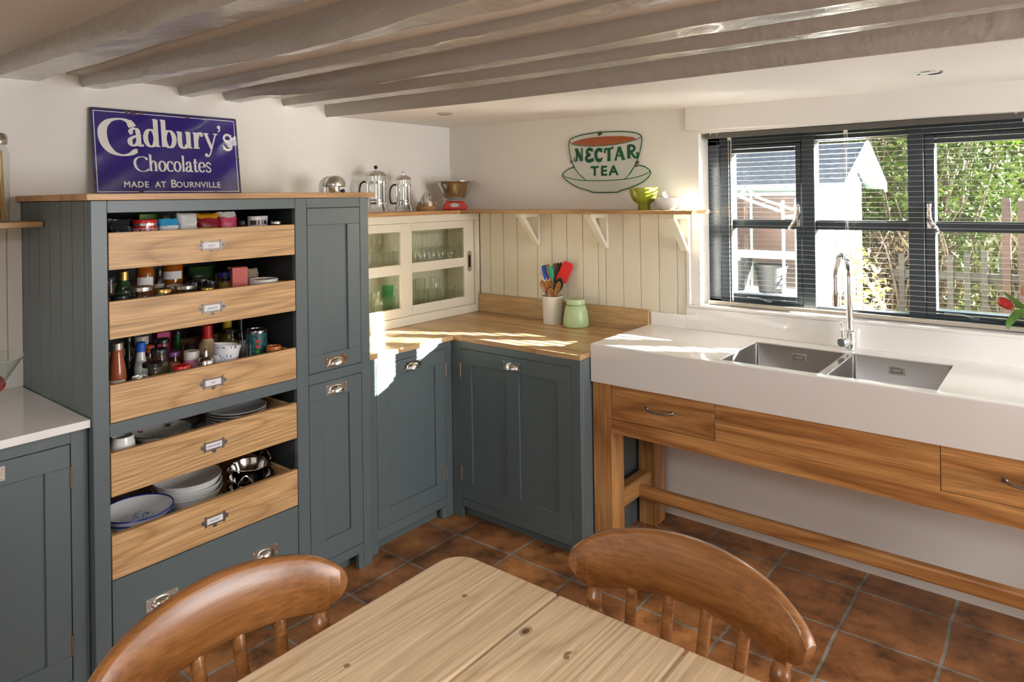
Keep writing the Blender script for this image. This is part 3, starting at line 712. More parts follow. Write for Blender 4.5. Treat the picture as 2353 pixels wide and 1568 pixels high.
# ------------------------------------------------------------------ tall pantry cupboard
PX = .6685; PF = Face('x', PX)
Y0, Y1 = -2.311, -1.210; OA, OB = -2.263, -1.577
pan = thing('pantry_cupboard', 'tall blue-grey pantry cupboard with five open oak drawers', 'cupboard', (.33, -1.76, 0))
b = MB(); T = .022
PF.box(b, Y0, OA, 0, 1.597, -T, 0); PF.box(b, OB, -1.523, .107, 1.597, -T, 0); PF.box(b, -1.256, Y1, 0, 1.597, -T, 0)
for (u0, u1) in ((OA, OB), (-1.523, -1.256)): PF.box(b, u0, u1, 1.557, 1.597, -T, 0); PF.box(b, u0, u1, .842, .884, -T, 0)
PF.box(b, OA, -1.256, .068, .1068, -T, 0); PF.box(b, -1.283, -1.256, 0, .068, -T, 0)
b.build('face_frame', BLUE, pan, bev=.0015, seg=1)
b = MB(); b.box(.02, PX - T, Y1 - .02, Y1, .0, 1.597); b.box(.02, .60, -2.29, Y1 - .02, .0, .066); b.build('side_panel', BLUE, pan, bev=.001, seg=1)
b = MB(); gs = [.004, .025, .096, .201, .305, .407, .509, .612, PX - T]
b.box(.004, PX - T, Y0 + .008, Y0 + .02, 0, 1.597)
for a, c in zip(gs, gs[1:]): b.box(a + .0016, c - .0016, Y0 + .001, Y0 + .009, 0, 1.597)
b.build('boarded_side', BLUE, pan, bev=.0015, seg=1)
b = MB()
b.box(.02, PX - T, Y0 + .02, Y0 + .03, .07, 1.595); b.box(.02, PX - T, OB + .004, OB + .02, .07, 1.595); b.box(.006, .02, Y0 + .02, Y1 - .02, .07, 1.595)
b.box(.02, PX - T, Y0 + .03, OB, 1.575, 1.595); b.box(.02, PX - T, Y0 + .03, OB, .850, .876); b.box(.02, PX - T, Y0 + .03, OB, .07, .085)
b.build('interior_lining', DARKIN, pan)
words = ['NOT', "JAMIE'S", 'MY', 'DRAWER', 'NOW!']
DZ = [(1.373, 1.494), (1.151, 1.273), (.884, 1.006), (.648, .789), (.3836, .5253)]
LZ = [1.433, 1.210, .944, .720, .455]
for (z0, z1), lz, wd in zip(DZ, LZ, words):
    b = MB(); b.box(PX - .02, PX + .0005, OA + .003, OB - .003, z0 + .0015, z1)
    b.box(.09, PX - .02, OA + .012, OA + .025, z0 + .012, z1 - .004); b.box(.09, PX - .02, OB - .025, OB - .012, z0 + .012, z1 - .004)
    b.box(.09, .105, OA + .025, OB - .025, z0 + .012, z1 - .004)
    b.box(.105, PX - .02, OA + .025, OB - .025, z0 + .006, z0 + .014)
    d = b.build('oak_drawer', OAK, pan, bev=.001, seg=1)
    y = -1.9205; b = MB(); n0, n1 = .0006, .0035
    PF.box(b, y - .036, y - .031, lz - .0165, lz + .0165, n0, n1); PF.box(b, y + .031, y + .036, lz - .0165, lz + .0165, n0, n1); PF.box(b, y - .036, y + .036, lz - .0155, lz - .0105, n0, n1 - .001); PF.box(b, y - .036, y + .036, lz + .0105, lz + .0150, n0, n1 - .001)
    PF.box(b, y - .038, y - .030, lz - .0185, lz + .0185, n0, .003); PF.box(b, y + .030, y + .038, lz - .0185, lz + .0185, n0, .003)
    for (a, c) in ((-.042, 0), (.042, 0), (0, -.020)):
        q = [(a + .0085 * cos(t * pi / 8) * (1 if c else .9), c + .0085 * sin(t * pi / 8) * (.8 if c else 1)) for t in range(16)]
        b.prism(q, lambda p, h: PF.pt(y + p[0], lz + p[1], h), n0, .0022); b.sphere(PF.pt(y + a, lz + c, .0028), .0026, 8, 6)
    b.build('label_holder', IRON, d)
    b = MB(); PF.box(b, y - .031, y + .031, lz - .0105, lz + .0105, .0005, .0012); b.build('label_card', PAPER, d)
    text_part(wd, .0115, HAND, d, lambda X, Y, Z: PF.pt(y + X, lz - .002 + Y, .0013 + Z), 'handwriting', .0001, 1.05, .15)
b = MB(); b.box(PX - .022, PX + .0005, OA + .003, OB - .003, .109, .3815)
bd = b.build('bottom_drawer', BLUE, pan, bev=.001, seg=1)
for y in (-1.725, -2.107): cup_handle(PF, bd, y, .254)
d = shaker(PF, pan, -1.5215, -1.2575, .886, 1.5555, [(-1.455, -1.323, .956, 1.487)]); cup_handle(PF, d, -1.388, .918)
d = shaker(PF, pan, -1.5215, -1.2575, .1085, .8405, [(-1.455, -1.323, .193, .774)]); cup_handle(PF, d, -1.389, .804)
b = MB(); b.box(.002, .676, -2.324, -1.178, 1.598, 1.6195); tag(b.build('oak_top_board', OAKTOP, bev=.0015, seg=1, org=(.34, -1.75, 1.598)), 'oak top board on the tall pantry cupboard', 'board')

# ------------------------------------------------------------------ corner base cabinets
LX = .627; LF = Face('x', LX); KY = -.656; KF = Face('y', KY)
cb = thing('base_cabinet', 'blue-grey base cabinet with one door left of the worktop corner', 'cabinet', (.3, -.9, 0), 'base cabinets')
b = MB()
LF.box(b, -1.207, -1.1415, 0, .875, -.022, 0); LF.box(b, -.7005, KY, 0, .875, -.022, 0); LF.box(b, -1.142, -.70, .840, .875, -.022, 0); LF.box(b, -1.142, -.70, .056, .1015, -.022, 0); LF.box(b, -.735, -.70, 0, .06, -.022, 0)
b.build('face_frame', BLUE, cb, bev=.0012, seg=1)
b = MB(); b.box(.02, LX - .03, -1.2, KY, .056, .874); b.box(.02, .585, -1.2, -.66, 0, .06); b.build('carcass', BLUE, cb)
d = shaker(LF, cb, -1.140, -.702, .103, .8385, [(-1.068, -.772, .182, .767)]); cup_handle(LF, d, -.920, .799)
hinge(LF, cb, -.7012, .70, .77); hinge(LF, cb, -.7012, .19, .26)
kb = thing('base_cabinet', 'blue-grey base cabinet with twin-panelled door right of the worktop corner', 'cabinet', (1.05, -.3, 0), 'base cabinets')
b = MB()
KF.box(b, LX + .0005, .6885, 0, .875, -.022, 0); KF.box(b, 1.3475, 1.397, 0, .875, -.022, 0); KF.box(b, .688, 1.348, .8405, .875, -.022, 0); KF.box(b, .688, 1.348, .056, .096, -.022, 0)
b.build('face_frame', BLUE, kb, bev=.0012, seg=1)
b = MB(); b.box(LX + .001, 1.375, KY + .023, -.02, .056, .874); b.box(.66, 1.37, -.61, -.02, 0, .06); b.build('carcass', BLUE, kb)
b = MB(); b.box(1.376, 1.388, KY + .023, -.02, 0, .874)
for k in range(6): b.box(1.386, 1.396, KY + .0245 + k * .104, KY + .0215 + (k + 1) * .104, 0, .874)
b.build('boarded_side', BLUE, kb, bev=.0015, seg=1)
d = shaker(KF, kb, .6895, 1.3465, .0975, .8385, [(.760, .980, .180, .767), (1.057, 1.277, .180, .767)]); cup_handle(KF, d, 1.0175, .798)
hinge(KF, kb, .6890, .70, .77); hinge(KF, kb, .6890, .19, .26)
for a in (-.7012,): pass

# oak worktop, L-shaped
wt = thing('oak_worktop', 'L-shaped oak stave worktop in the corner', 'worktop', (.7, -.4, .876))
b = MB(); b.box(.001, .6417, -1.2085, -.6575, .876, .8995); b.build('worktop_return', STY, wt, bev=.0012, seg=1)
b = MB(); b.box(.001, 1.3985, -.6573, -.001, .876, .8995); b.build('worktop_run', STX, wt, bev=.0012, seg=1)
b = MB(); b.box(.262, 1.4005, -.0345, -.0155, .8997, 1.010); b.build('upstand', STX, wt, bev=.001, seg=1)

# ------------------------------------------------------------------ glass-fronted cabinet on the worktop
GF = Face('x', .258)
gc = thing('glass_fronted_cabinet', 'cream wall cabinet with two sliding glazed doors on the oak worktop', 'cabinet', (.13, -.6, .90))
b = MB()
GF.box(b, -1.2, -.017, .9005, .948, -.02, 0); GF.box(b, -1.2, -.017, 1.455, 1.496, -.02, 0); GF.box(b, -.046, -.017, .948, 1.455, -.02, 0)
b.box(.003, .237, -.045, -.017, .9005, 1.496); b.box(.003, .237, -1.2, -.046, .9005, .95); b.box(.003, .237, -1.2, -.046, 1.46, 1.496); b.box(.003, .012, -1.2, -.046, .95, 1.46); b.box(.003, .237, -1.2, -1.185, .95, 1.46)
b.build('carcass', CREAM, gc, bev=.0015, seg=1)
b = MB(); b.box(.013, .205, -1.184, -.047, 1.196, 1.214); b.build('inner_shelf', CREAM, gc)
def slider(y0, y1, py0, py1, x1, pull=False):
    F = Face('x', x1); b = MB(); n0 = -.016
    F.box(b, y0, py0, .9495, 1.4535, n0, 0); F.box(b, py1, y1, .9495, 1.4535, n0, 0)
    F.box(b, py0, py1, .9495, 1.000, n0, 0); F.box(b, py0, py1, 1.180, 1.2335, n0, 0); F.box(b, py0, py1, 1.410, 1.4535, n0, 0)
    d = b.build('sliding_door', CREAM, gc, bev=.001, seg=1)
    for z0, z1 in ((1.000, 1.180), (1.2335, 1.410)):
        b = MB(); F.box(b, py0, py1, z0, z1, -.011, -.007); b.build('pane', CABGLASS, d, smooth=0)
    if pull:
        b = MB(); yc, zc = (y1 + py1) / 2 + .001, 1.207
        q = []
        for t in range(24):
            a = 2 * pi * t / 24; q.append((.019 * cos(a), .019 * sin(a) + (.044 if sin(a) > 0 else -.044)))
        b.prism(q, lambda p, h: F.pt(yc + p[0], zc + p[1], h), .0004, .003)
        b.sphere(F.pt(yc, zc + .05, .003), .003, 8, 6); b.sphere(F.pt(yc, zc - .05, .003), .003, 8, 6)
        o = b.build('recessed_pull', STEELP, d)
        b = MB(); q2 = [(p[0] * .55, p[1] * .62) for p in q]; b.prism(q2, lambda p, h: F.pt(yc + p[0], zc + p[1], h), .0031, .0036); b.build('pull_recess', pm('dark_recess', (.05, .045, .05), .15, .8), d)
    return d
slider(-.585, -.047, -.553, -.132, .2375, True)
slider(-1.184, -.583, -1.10, -.6535, .2555)

# oak shelf over the cabinet and panelling, with three brackets
sf = thing('oak_shelf', 'long L-shaped oak shelf above the glazed cabinet and cream panelling', 'shelf', (.8, -.1, 1.497))
b = MB(); b.box(.001, .278, -1.2085, -.2005, 1.4965, 1.517); b.build('shelf_return', OAKTOP, sf, bev=.0012, seg=1)
b = MB(); b.box(.001, 1.716, -.2, -.001, 1.4995, 1.5175); b.build('shelf_board', OAKX, sf, bev=.0012, seg=1)
for x in (.6775, 1.1245, 1.578):
    b = MB(); w = .042
    b.box(x, x + w, -.035, -.0155, 1.315, 1.499); b.box(x, x + w, -.185, -.035, 1.476, 1.499)
    b.prism([(-.186, 1.488), (-.150, 1.488), (-.0150, 1.318), (-.0150, 1.362 - .044), (-.032, 1.315)], lambda p, a: (a, p[0], p[1]), x + .003, x + w - .003)
    b.build('bracket', CREAM, sf, bev=.002, seg=1)

# ------------------------------------------------------------------ white quartz sink top on an elm table frame
ZS = .938
qt = thing('sink_worktop', 'white quartz worktop with deep front apron and cut-out for the sink', 'worktop', (2.3, -.3, .772))
b = MB(); SX0, SX1 = 1.402, 3.5; CX0, CX1, CY0, CY1 = 1.972, 2.712, -.533, -.118
pr = [(-.577, .772), (-.548, .772), (-.548, .908), (CY0, .908), (CY0, ZS)] + [(-.571 - .006 * sin(t * pi / 10), ZS - .006 + .006 * cos(t * pi / 10)) for t in range(6)]
b.prism(pr, lambda p, a: (a, p[0], p[1]), SX0, SX1)
b.box(SX0, CX0, CY0, -.0025, .908, ZS); b.box(CX1, SX1, CY0, -.0025, .908, ZS); b.box(CX0, CX1, CY1, -.0025, .908, ZS)
b.build('slab', QUARTZ, qt, smooth=30)
b = MB(); b.box(1.4105, 1.60, -.0235, -.0025, ZS, 1.0045); b.box(1.60, SX1, -.0235, -.0025, ZS, 1.0425); b.build('upstand', QUARTZ, qt, bev=.0015, seg=1)

def rrect(x0, x1, y0, y1, r, z, n=5):
    out = []
    for (cx, cy, a0) in ((x1 - r, y1 - r, 0), (x0 + r, y1 - r, pi / 2), (x0 + r, y0 + r, pi), (x1 - r, y0 + r, 1.5 * pi)):
        for i in range(n + 1): a = a0 + pi / 2 * i / n; out.append((cx + r * cos(a), cy + r * sin(a), z))
    return out
sk = thing('double_sink', 'stainless steel double bowl sink set into the white worktop', 'sink', (2.34, -.32, .74))
for (x0, x1) in ((1.974, 2.336), (2.366, 2.710)):
    b = MB(); y0, y1 = -.531, -.120
    rings = [rrect(x0 - .004, x1 + .004, y0 - .0015, y1 + .0015, .014, .9335), rrect(x0, x1, y0, y1, .012, .9315), rrect(x0 + .001, x1 - .001, y0 + .001, y1 - .001, .014, .77), rrect(x0 + .012, x1 - .012, y0 + .012, y1 - .012, .02, .752), rrect(x0 + .05, x1 - .05, y0 + .05, y1 - .05, .03, .748)]
    n = len(rings[0]); base = len(b.v)
    for rg in rings: b.v += rg
    for k in range(len(rings) - 1):
        for i in range(n): j = (i + 1) % n; b.face((base + k * n + i, base + k * n + j, base + (k + 1) * n + j, base + (k + 1) * n + i))
    b.face([base + (len(rings) - 1) * n + i for i in range(n)])
    bo = b.build('bowl', STEEL, sk, smooth=40); md = bo.modifiers.new('thickness', 'SOLIDIFY'); md.thickness = .0012; md.offset = 1
    xc = (x0 + x1) / 2
    b = MB(); b.lathe([(0, .001), (.038, .001), (.043, .003), (.045, 0)], (xc, -.33, .7485), 20); b.build('waste', STEELP, bo)
    xo = 2.155 if x0 < 2.2 else 2.524
    b = MB(); b.box(xo - .029, xo + .029, -.1235, -.1215, .875, .908); b.build('overflow', STEELP, bo, bev=.002)
    b = MB(); b.box(xo - .02, xo + .02, -.1245, -.1233, .8825, .9005); o = b.build('overflow_slot', IRON, bo, bev=.001)
    b = MB(); b.box(xo - .017, xo + .017, -.1253, -.1243, .8855, .8975); b.build('overflow_plate', STEELP, bo)
b = MB(); b.box(2.334, 2.368, -.531, -.120, .925, .9325); b.build('divider', STEELP, sk, bev=.003)

tp = thing('mixer_tap', 'chrome gooseneck mixer tap behind the sink', 'tap', (2.341, -.066, ZS))
cx_, cy_ = 2.343, -.066
b = MB(); b.lathe([(0, 0), (.026, 0), (.027, .003), (.0225, .005), (.0225, .072), (.020, .078), (.0135, .082), (.0135, .10), (0, .10)], (cx_, cy_, ZS), 24); b.build('body', CHROME, tp)
b = MB(); R = .092; zc = 1.245
pts = [(cx_, cy_, 1.03)] + [(cx_, cy_, 1.03 + .03 * k) for k in range(1, 8)] + [(cx_ - .006 * i / 16, cy_ - R + R * cos(pi * i / 16), zc + R * sin(pi * i / 16)) for i in range(0, 17)] + [(cx_ - .006, cy_ - 2 * R, 1.215), (cx_ - .006, cy_ - 2 * R, 1.18)]
b.tube(pts, .0125, 14); b.build('gooseneck', CHROME, tp, smooth=60)
b = MB(); b.lathe([(0, 0), (.0128, 0), (.0138, .003), (.0138, .06), (0, .06)], (cx_ - .006, cy_ - 2 * R, 1.142), 16); b.build('spray_head', CHROME, tp)
b = MB(); dm = Matrix.Rotation(radians(90), 4, 'X') @ Matrix.Identity(4); dm = Matrix.Rotation(radians(-28), 4, 'Z') @ dm
b.lathe([(0, -.005), (.0195, -.005), (.0205, -.003), (.0205, .044), (.018, .046), (0, .046)], (cx_ - .003, cy_ - .003, .973), 24, 0, dm); b.build('valve_barrel', CHROME, tp)
dirv = dm.to_3x3() @ Vector((0, 0, 1))
b = MB(); b.tube([(cx_ - .003 + dirv.x * .036, cy_ + dirv.y * .036, .99), (cx_ - .006 + dirv.x * .036, cy_ + dirv.y * .036, 1.055)], .005, 10); b.build('lever', CHROME, tp)
b = MB(); b.lathe([(0, 0), (.0165, 0), (.0165, .001), (0, .001)], (cx_ - .003 + dirv.x * .0462, cy_ - .003 + dirv.y * .0462, .973), 20, 0, dm); b.build('end_cap', pm('grey_cap', (.16, .17, .19), .35, .6), tp)

tb = thing('sink_table_frame', 'elm table frame with drawers carrying the white sink worktop', 'table', (2.4, -.3, 0))
RY = -.565
for nm, x0, x1, y0, y1 in (('l', 1.402, 1.497, RY, -.462), ('b', 1.41, 1.497, -.172, -.066), ('r', 3.30, 3.395, RY, -.462), ('rb', 3.30, 3.395, -.172, -.066)):
    b = MB(); b.box(x0, x1, y0, y1, 0, .7715); b.build('leg', ELMZ, tb, bev=.003)
b = MB(); b.box(1.497, 3.30, RY + .0006, RY + .024, .558, .6205); b.box(1.9635, 2.7205, RY + .0006, RY + .024, .6205, .7715); b.build('front_rail', ELM, tb, bev=.0015, seg=1)
b = MB(); b.box(1.43, 1.462, -.462, -.172, .56, .77); b.box(3.335, 3.365, -.462, -.172, .56, .77); b.build('end_rail', ELMY, tb)
for (x0, x1) in ((1.499, 1.9615), (2.7225, 3.298)):
    b = MB(); b.box(x0, x1, RY, RY + .022, .6225, .7685); b.box(x0 + .01, x1 - .01, RY + .022, -.2, .63, .75); d = b.build('drawer', ELM, tb, bev=.001, seg=1)
    xc = 1.7255 if x0 < 2 else 2.949
    b = MB(); hh = .057
    b.tube(spline([(xc - hh, RY - .002, .697), (xc - hh + .004, RY - .014, .6965), (xc - hh + .02, RY - .022, .694), (xc, RY - .025, .692), (xc + hh - .02, RY - .022, .694), (xc + hh - .004, RY - .014, .6965), (xc + hh, RY - .002, .697)], 5), .0042, 8)
    for s in (-1, 1): b.lathe([(0, 0), (.0085, 0), (.0085, .004), (.006, .007), (.0035, .012), (0, .012)], (xc + s * hh, RY, .697), 12, 0, Matrix.Rotation(radians(90), 4, 'X'))
    b.build('bow_handle', IRON if x0 < 2 else IRON, d)
b = MB(); b.box(1.45, 3.35, -.300, -.262, .178, .238); b.build('long_stretcher', ELM, tb, bev=.012, seg=3)
for x in (1.42, 3.315):
    b = MB(); b.box(x, x + .06, -.463, -.17, .18, .265); b.build('end_stretcher', ELMY, tb, bev=.010, seg=3)

# ------------------------------------------------------------------ left run: base cabinet, white worktop, shelf
lc = thing('base_cabinet', 'blue-grey base cabinet under the white worktop at the left edge', 'cabinet', (.3, -2.8, 0), 'base cabinets')
F = Face('x', .630); b = MB()
F.box(b, -2.3605, -2.3125, 0, .884, -.022, 0); F.box(b, -2.92, -2.3605, .843, .884, -.022, 0); F.box(b, -2.92, -2.3605, .06, .1085, -.022, 0); F.box(b, -2.96, -2.92, 0, .884, -.022, 0); F.box(b, -3.5, -2.96, .06, .884, -.022, 0)
b.build('face_frame', BLUE, lc, bev=.0012, seg=1)
b = MB(); b.box(.02, .60, -3.5, -2.315, .06, .883); b.build('carcass', BLUE, lc)
d = shaker(F, lc, -2.918, -2.363, .1105, .841, [(-2.848, -2.431, .186, .771)]); cup_handle(F, d, -2.585, .807)
hinge(F, lc, -2.3618, .706, .773); hinge(F, lc, -2.3618, .185, .25)
b = MB(); b.box(.001, .655, -3.5, -2.3125, .8845, .910); tag(b.build('quartz_worktop', QUARTZ, bev=.002, org=(.3, -2.8, .885)), 'white quartz worktop left of the tall pantry cupboard', 'worktop')
b = MB(); b.box(.001, .016, -3.5, -2.307, .9102, 1.015); struct(b.build('trim_6', QUARTZ, bev=.001), 'white splashback strip behind the left worktop')
b = MB(); b.box(.001, .254, -3.5, -2.3125, 1.507, 1.5275); tag(b.build('wall_shelf', OAKTOP, bev=.0015, seg=1, org=(.1, -2.8, 1.507)), 'oak wall shelf at the left edge holding the spaghetti jar', 'shelf')

# ------------------------------------------------------------------ pine table
tz = .750
tab = thing('pine_table', 'scrubbed pine farmhouse table in the foreground', 'table', (2.36, -2.8, 0))
b = MB(); TX0, TX1, TY0, TY1 = 1.906, 2.80, -3.75, -1.972; r = .062
def arc(cx, cy, a0): return [(cx + r * cos(a0 + pi / 2 * i / 7), cy + r * sin(a0 + pi / 2 * i / 7)) for i in range(8)]
g = .0012
p1 = [(2.2025 - g, TY0), (2.2025 - g, TY1)] + arc(TX0 + r, TY1 - r, pi / 2) + [(TX0, TY0)]
p2 = [(2.2025 + g, TY0), (2.4925 - g, TY0), (2.4925 - g, TY1), (2.2025 + g, TY1)]
p3 = [(2.4925 + g, TY0), (TX1, TY0)] + arc(TX1 - r, TY1 - r, 0) + [(2.4925 + g, TY1)]
for p in (p1, p2, p3): b.prism(p, lambda q, a: (q[0], q[1], a), tz - .032, tz)
b.box(2.19, 2.215, TY0 + .01, TY1 - .01, tz - .030, tz - .006); b.box(2.48, 2.505, TY0 + .01, TY1 - .01, tz - .030, tz - .006)
b.build('tabletop', PINE, tab, bev=.006, seg=3)
b = MB()
for (x, y) in ((2.05, -2.10), (2.33, -2.13), (2.62, -2.16), (2.29, -2.34), (2.03, -2.39), (2.55, -2.33)):
    b.lathe([(0, .0), (.0058, 0), (.0058, .0009), (0, .0009)], (x, y, tz - .0004), 14)
b.build('wooden_peg', pm('dark_peg', (.27, .16, .075), .6), tab)
b = MB(); b.box(TX0 + .09, TX1 - .09, TY1 - .105, TY1 - .08, tz - .13, tz - .034); b.box(TX0 + .09, TX0 + .115, TY0 + .1, TY1 - .1, tz - .13, tz - .034); b.box(TX1 - .115, TX1 - .09, TY0 + .1, TY1 - .1, tz - .13, tz - .034); b.box(TX0 + .09, TX1 - .09, TY0 + .08, TY0 + .105, tz - .13, tz - .034)
b.build('apron', PINE, tab)
lp = [(0, 0), (.018, 0), (.024, .02), (.020, .05), (.030, .30), (.036, .42), (.030, .46), (.040, .48), (.040, .50), (.030, .52), (.038, .55), (.042, .56), (.042, tz - .034), (0, tz - .034)]
for x in (TX0 + .10, TX1 - .10):
    for y in (TY0 + .10, TY1 - .09): b = MB(); b.lathe(lp, (x, y, 0), 18); b.build('leg', PINE, tab)

# ------------------------------------------------------------------ kitchen chairs (sitter looks along local -y)
def make_chair(label):
    t = thing('kitchen_chair', label, 'chair', (0, 0, 0), 'spindle-back chairs at the pine table')
    rake = lambda z: .045 * (z - .45) / .42
    def back_y(s): return .225 - .062 * (s / .258) ** 2
    # seat
    b = MB(); out = []
    for i in range(40):
        a = 2 * pi * i / 40; c, s_ = cos(a), sin(a)
        e = 2 / 3.2; x = .205 * abs(c) ** e * (1 if c > 0 else -1); y = .20 * abs(s_) ** e * (1 if s_ > 0 else -1)
        x *= 1 - .06 * (y / .2); out.append((x, y))
    rings = [(.90, .428), (.98, .432), (1.0, .442), (.985, .452), (.93, .456), (.6, .449), (.25, .446)]
    for k, (f, z) in enumerate(rings): b.v += [(p[0] * f, p[1] * f, z) for p in out]
    n = len(out)
    for k in range(len(rings) - 1):
        for i in range(n): j = (i + 1) % n; b.face((k * n + i, k * n + j, (k + 1) * n + j, (k + 1) * n + i))
    b.face([i for i in range(n)][::-1]); b.face([(len(rings) - 1) * n + i for i in range(n)])
    b.build('seat', CHAIRW, t, smooth=60)
    # crest rail
    HW = .258; b = MB(); cols = []
    def top(s):
        q = abs(s) / HW; arc_ = .876 - .050 * q * q
        return arc_ if q < .62 else .787 + (arc_ - .787) * max(0.0, 1 - ((q - .62) / .38) ** 2.6) ** .5
    def bot(s):
        q = abs(s) / HW
        if q < .80: return .749 - .018 * (q / .80) ** 2
        if q < .845: return .731
        v = (q - .845) / .155; return .787 - .046 * sqrt(max(0.0, 1 - v * v))
    ss = [-HW * cos(pi * i / 72) for i in range(73)]
    ss = sorted(set([round(s, 5) for s in ss] + [-.2181, -.2178, -.2064, .2064, .2178, .2181]))
    for s in ss:
        zt, zb = top(s), bot(s)
        if zt - zb < .004: zm = (zt + zb) / 2; zt, zb = zm + .002, zm - .002
        yb = back_y(s); th = .0128; e = min(.006, (zt - zb) * .35)
        sec = [(-th * .55, zb), (-th, zb + e), (-th, zt - e), (-th * .55, zt), (th * .55, zt), (th, zt - e), (th, zb + e), (th * .55, zb)]
        cols.append(range(len(b.v), len(b.v) + 8))
        sl = -2 * .062 * s / HW ** 2; nx, ny = -sl, 1.0; L = hypot(nx, ny); nx /= L; ny /= L
        b.v += [(s + nx * p[0], yb + ny * p[0] + rake(p[1]), p[1]) for p in sec]
    for A, B in zip(cols, cols[1:]):
        for j in range(8): k = (j + 1) % 8; b.face((A[j], A[k], B[k], B[j]))
    b.face(list(cols[0])); b.face(list(cols[-1])[::-1])
    b.build('crest_rail', CHAIRW, t, smooth=50)
    # spindles and turned posts
    for s in (-.123, -.041, .041, .123):
        b = MB(); zt = bot(s) + .004; p1 = Vector((s, back_y(s) + rake(zt), zt)); p0 = Vector((s * .86, .160, .449))
        k = 12; b.tube([p0.lerp(p1, i / k) for i in range(k + 1)], [.0095 + .0028 * min(1, i / k * 2.2) for i in range(k + 1)], 12); b.build('spindle', CHAIRW, t)
    prof = [(0, .011), (.10, .0125), (.25, .016), (.40, .0175), (.55, .0165), (.70, .013), (.76, .0118), (.775, .0118), (.785, .016), (.81, .0195), (.835, .0195), (.855, .016), (.862, .0125), (.872, .0125), (.878, .017), (.90, .0185), (.935, .0185), (.945, .016), (1.0, .0155)]
    for s in (-.202, .202):
        b = MB(); zt = .7325; p1 = Vector((s, back_y(s) + rake(zt), zt)); p0 = Vector((s * .84, .148, .449))
        b.tube([p0.lerp(p1, f) for f, _ in prof], [r for _, r in prof], 16); b.build('back_post', CHAIRW, t, smooth=50)
    lpf = [.011, .013, .016, .018, .019, .016, .020, .022, .018, .021, .023, .024, .024, .023, .022]
    for (x, y, sx, sy) in ((.15, -.14, .185, -.175), (-.15, -.14, -.185, -.175), (.14, .13, .175, .185), (-.14, .13, -.175, .185)):
        b = MB(); k = len(lpf) - 1; p0 = Vector((sx, sy, 0)); p1 = Vector((x, y, .432)); b.tube([p0.lerp(p1, i / k) for i in range(k + 1)], lpf, 12); b.build('leg', CHAIRW, t, smooth=50)
    for s in (-1, 1):
        b = MB(); b.tube([(s * .172, -.16, .17), (s * .168, 0, .172), (s * .164, .166, .17)], [.009, .014, .009], 10); b.build('stretcher', CHAIRW, t)
    b = MB(); b.tube([(-.168, 0, .172), (0, 0, .172), (.168, 0, .172)], [.009, .014, .009], 10); b.build('stretcher', CHAIRW, t)
    return t
ch = make_chair('brown spindle-back chair at the far edge of the table, in front of the sink')
place(ch, (2.432, -2.090, 0))
ch2 = dup(ch, (2.043, -2.504, 0), radians(90), 'brown spindle-back chair at the left edge of the table, in front of the pantry drawers')
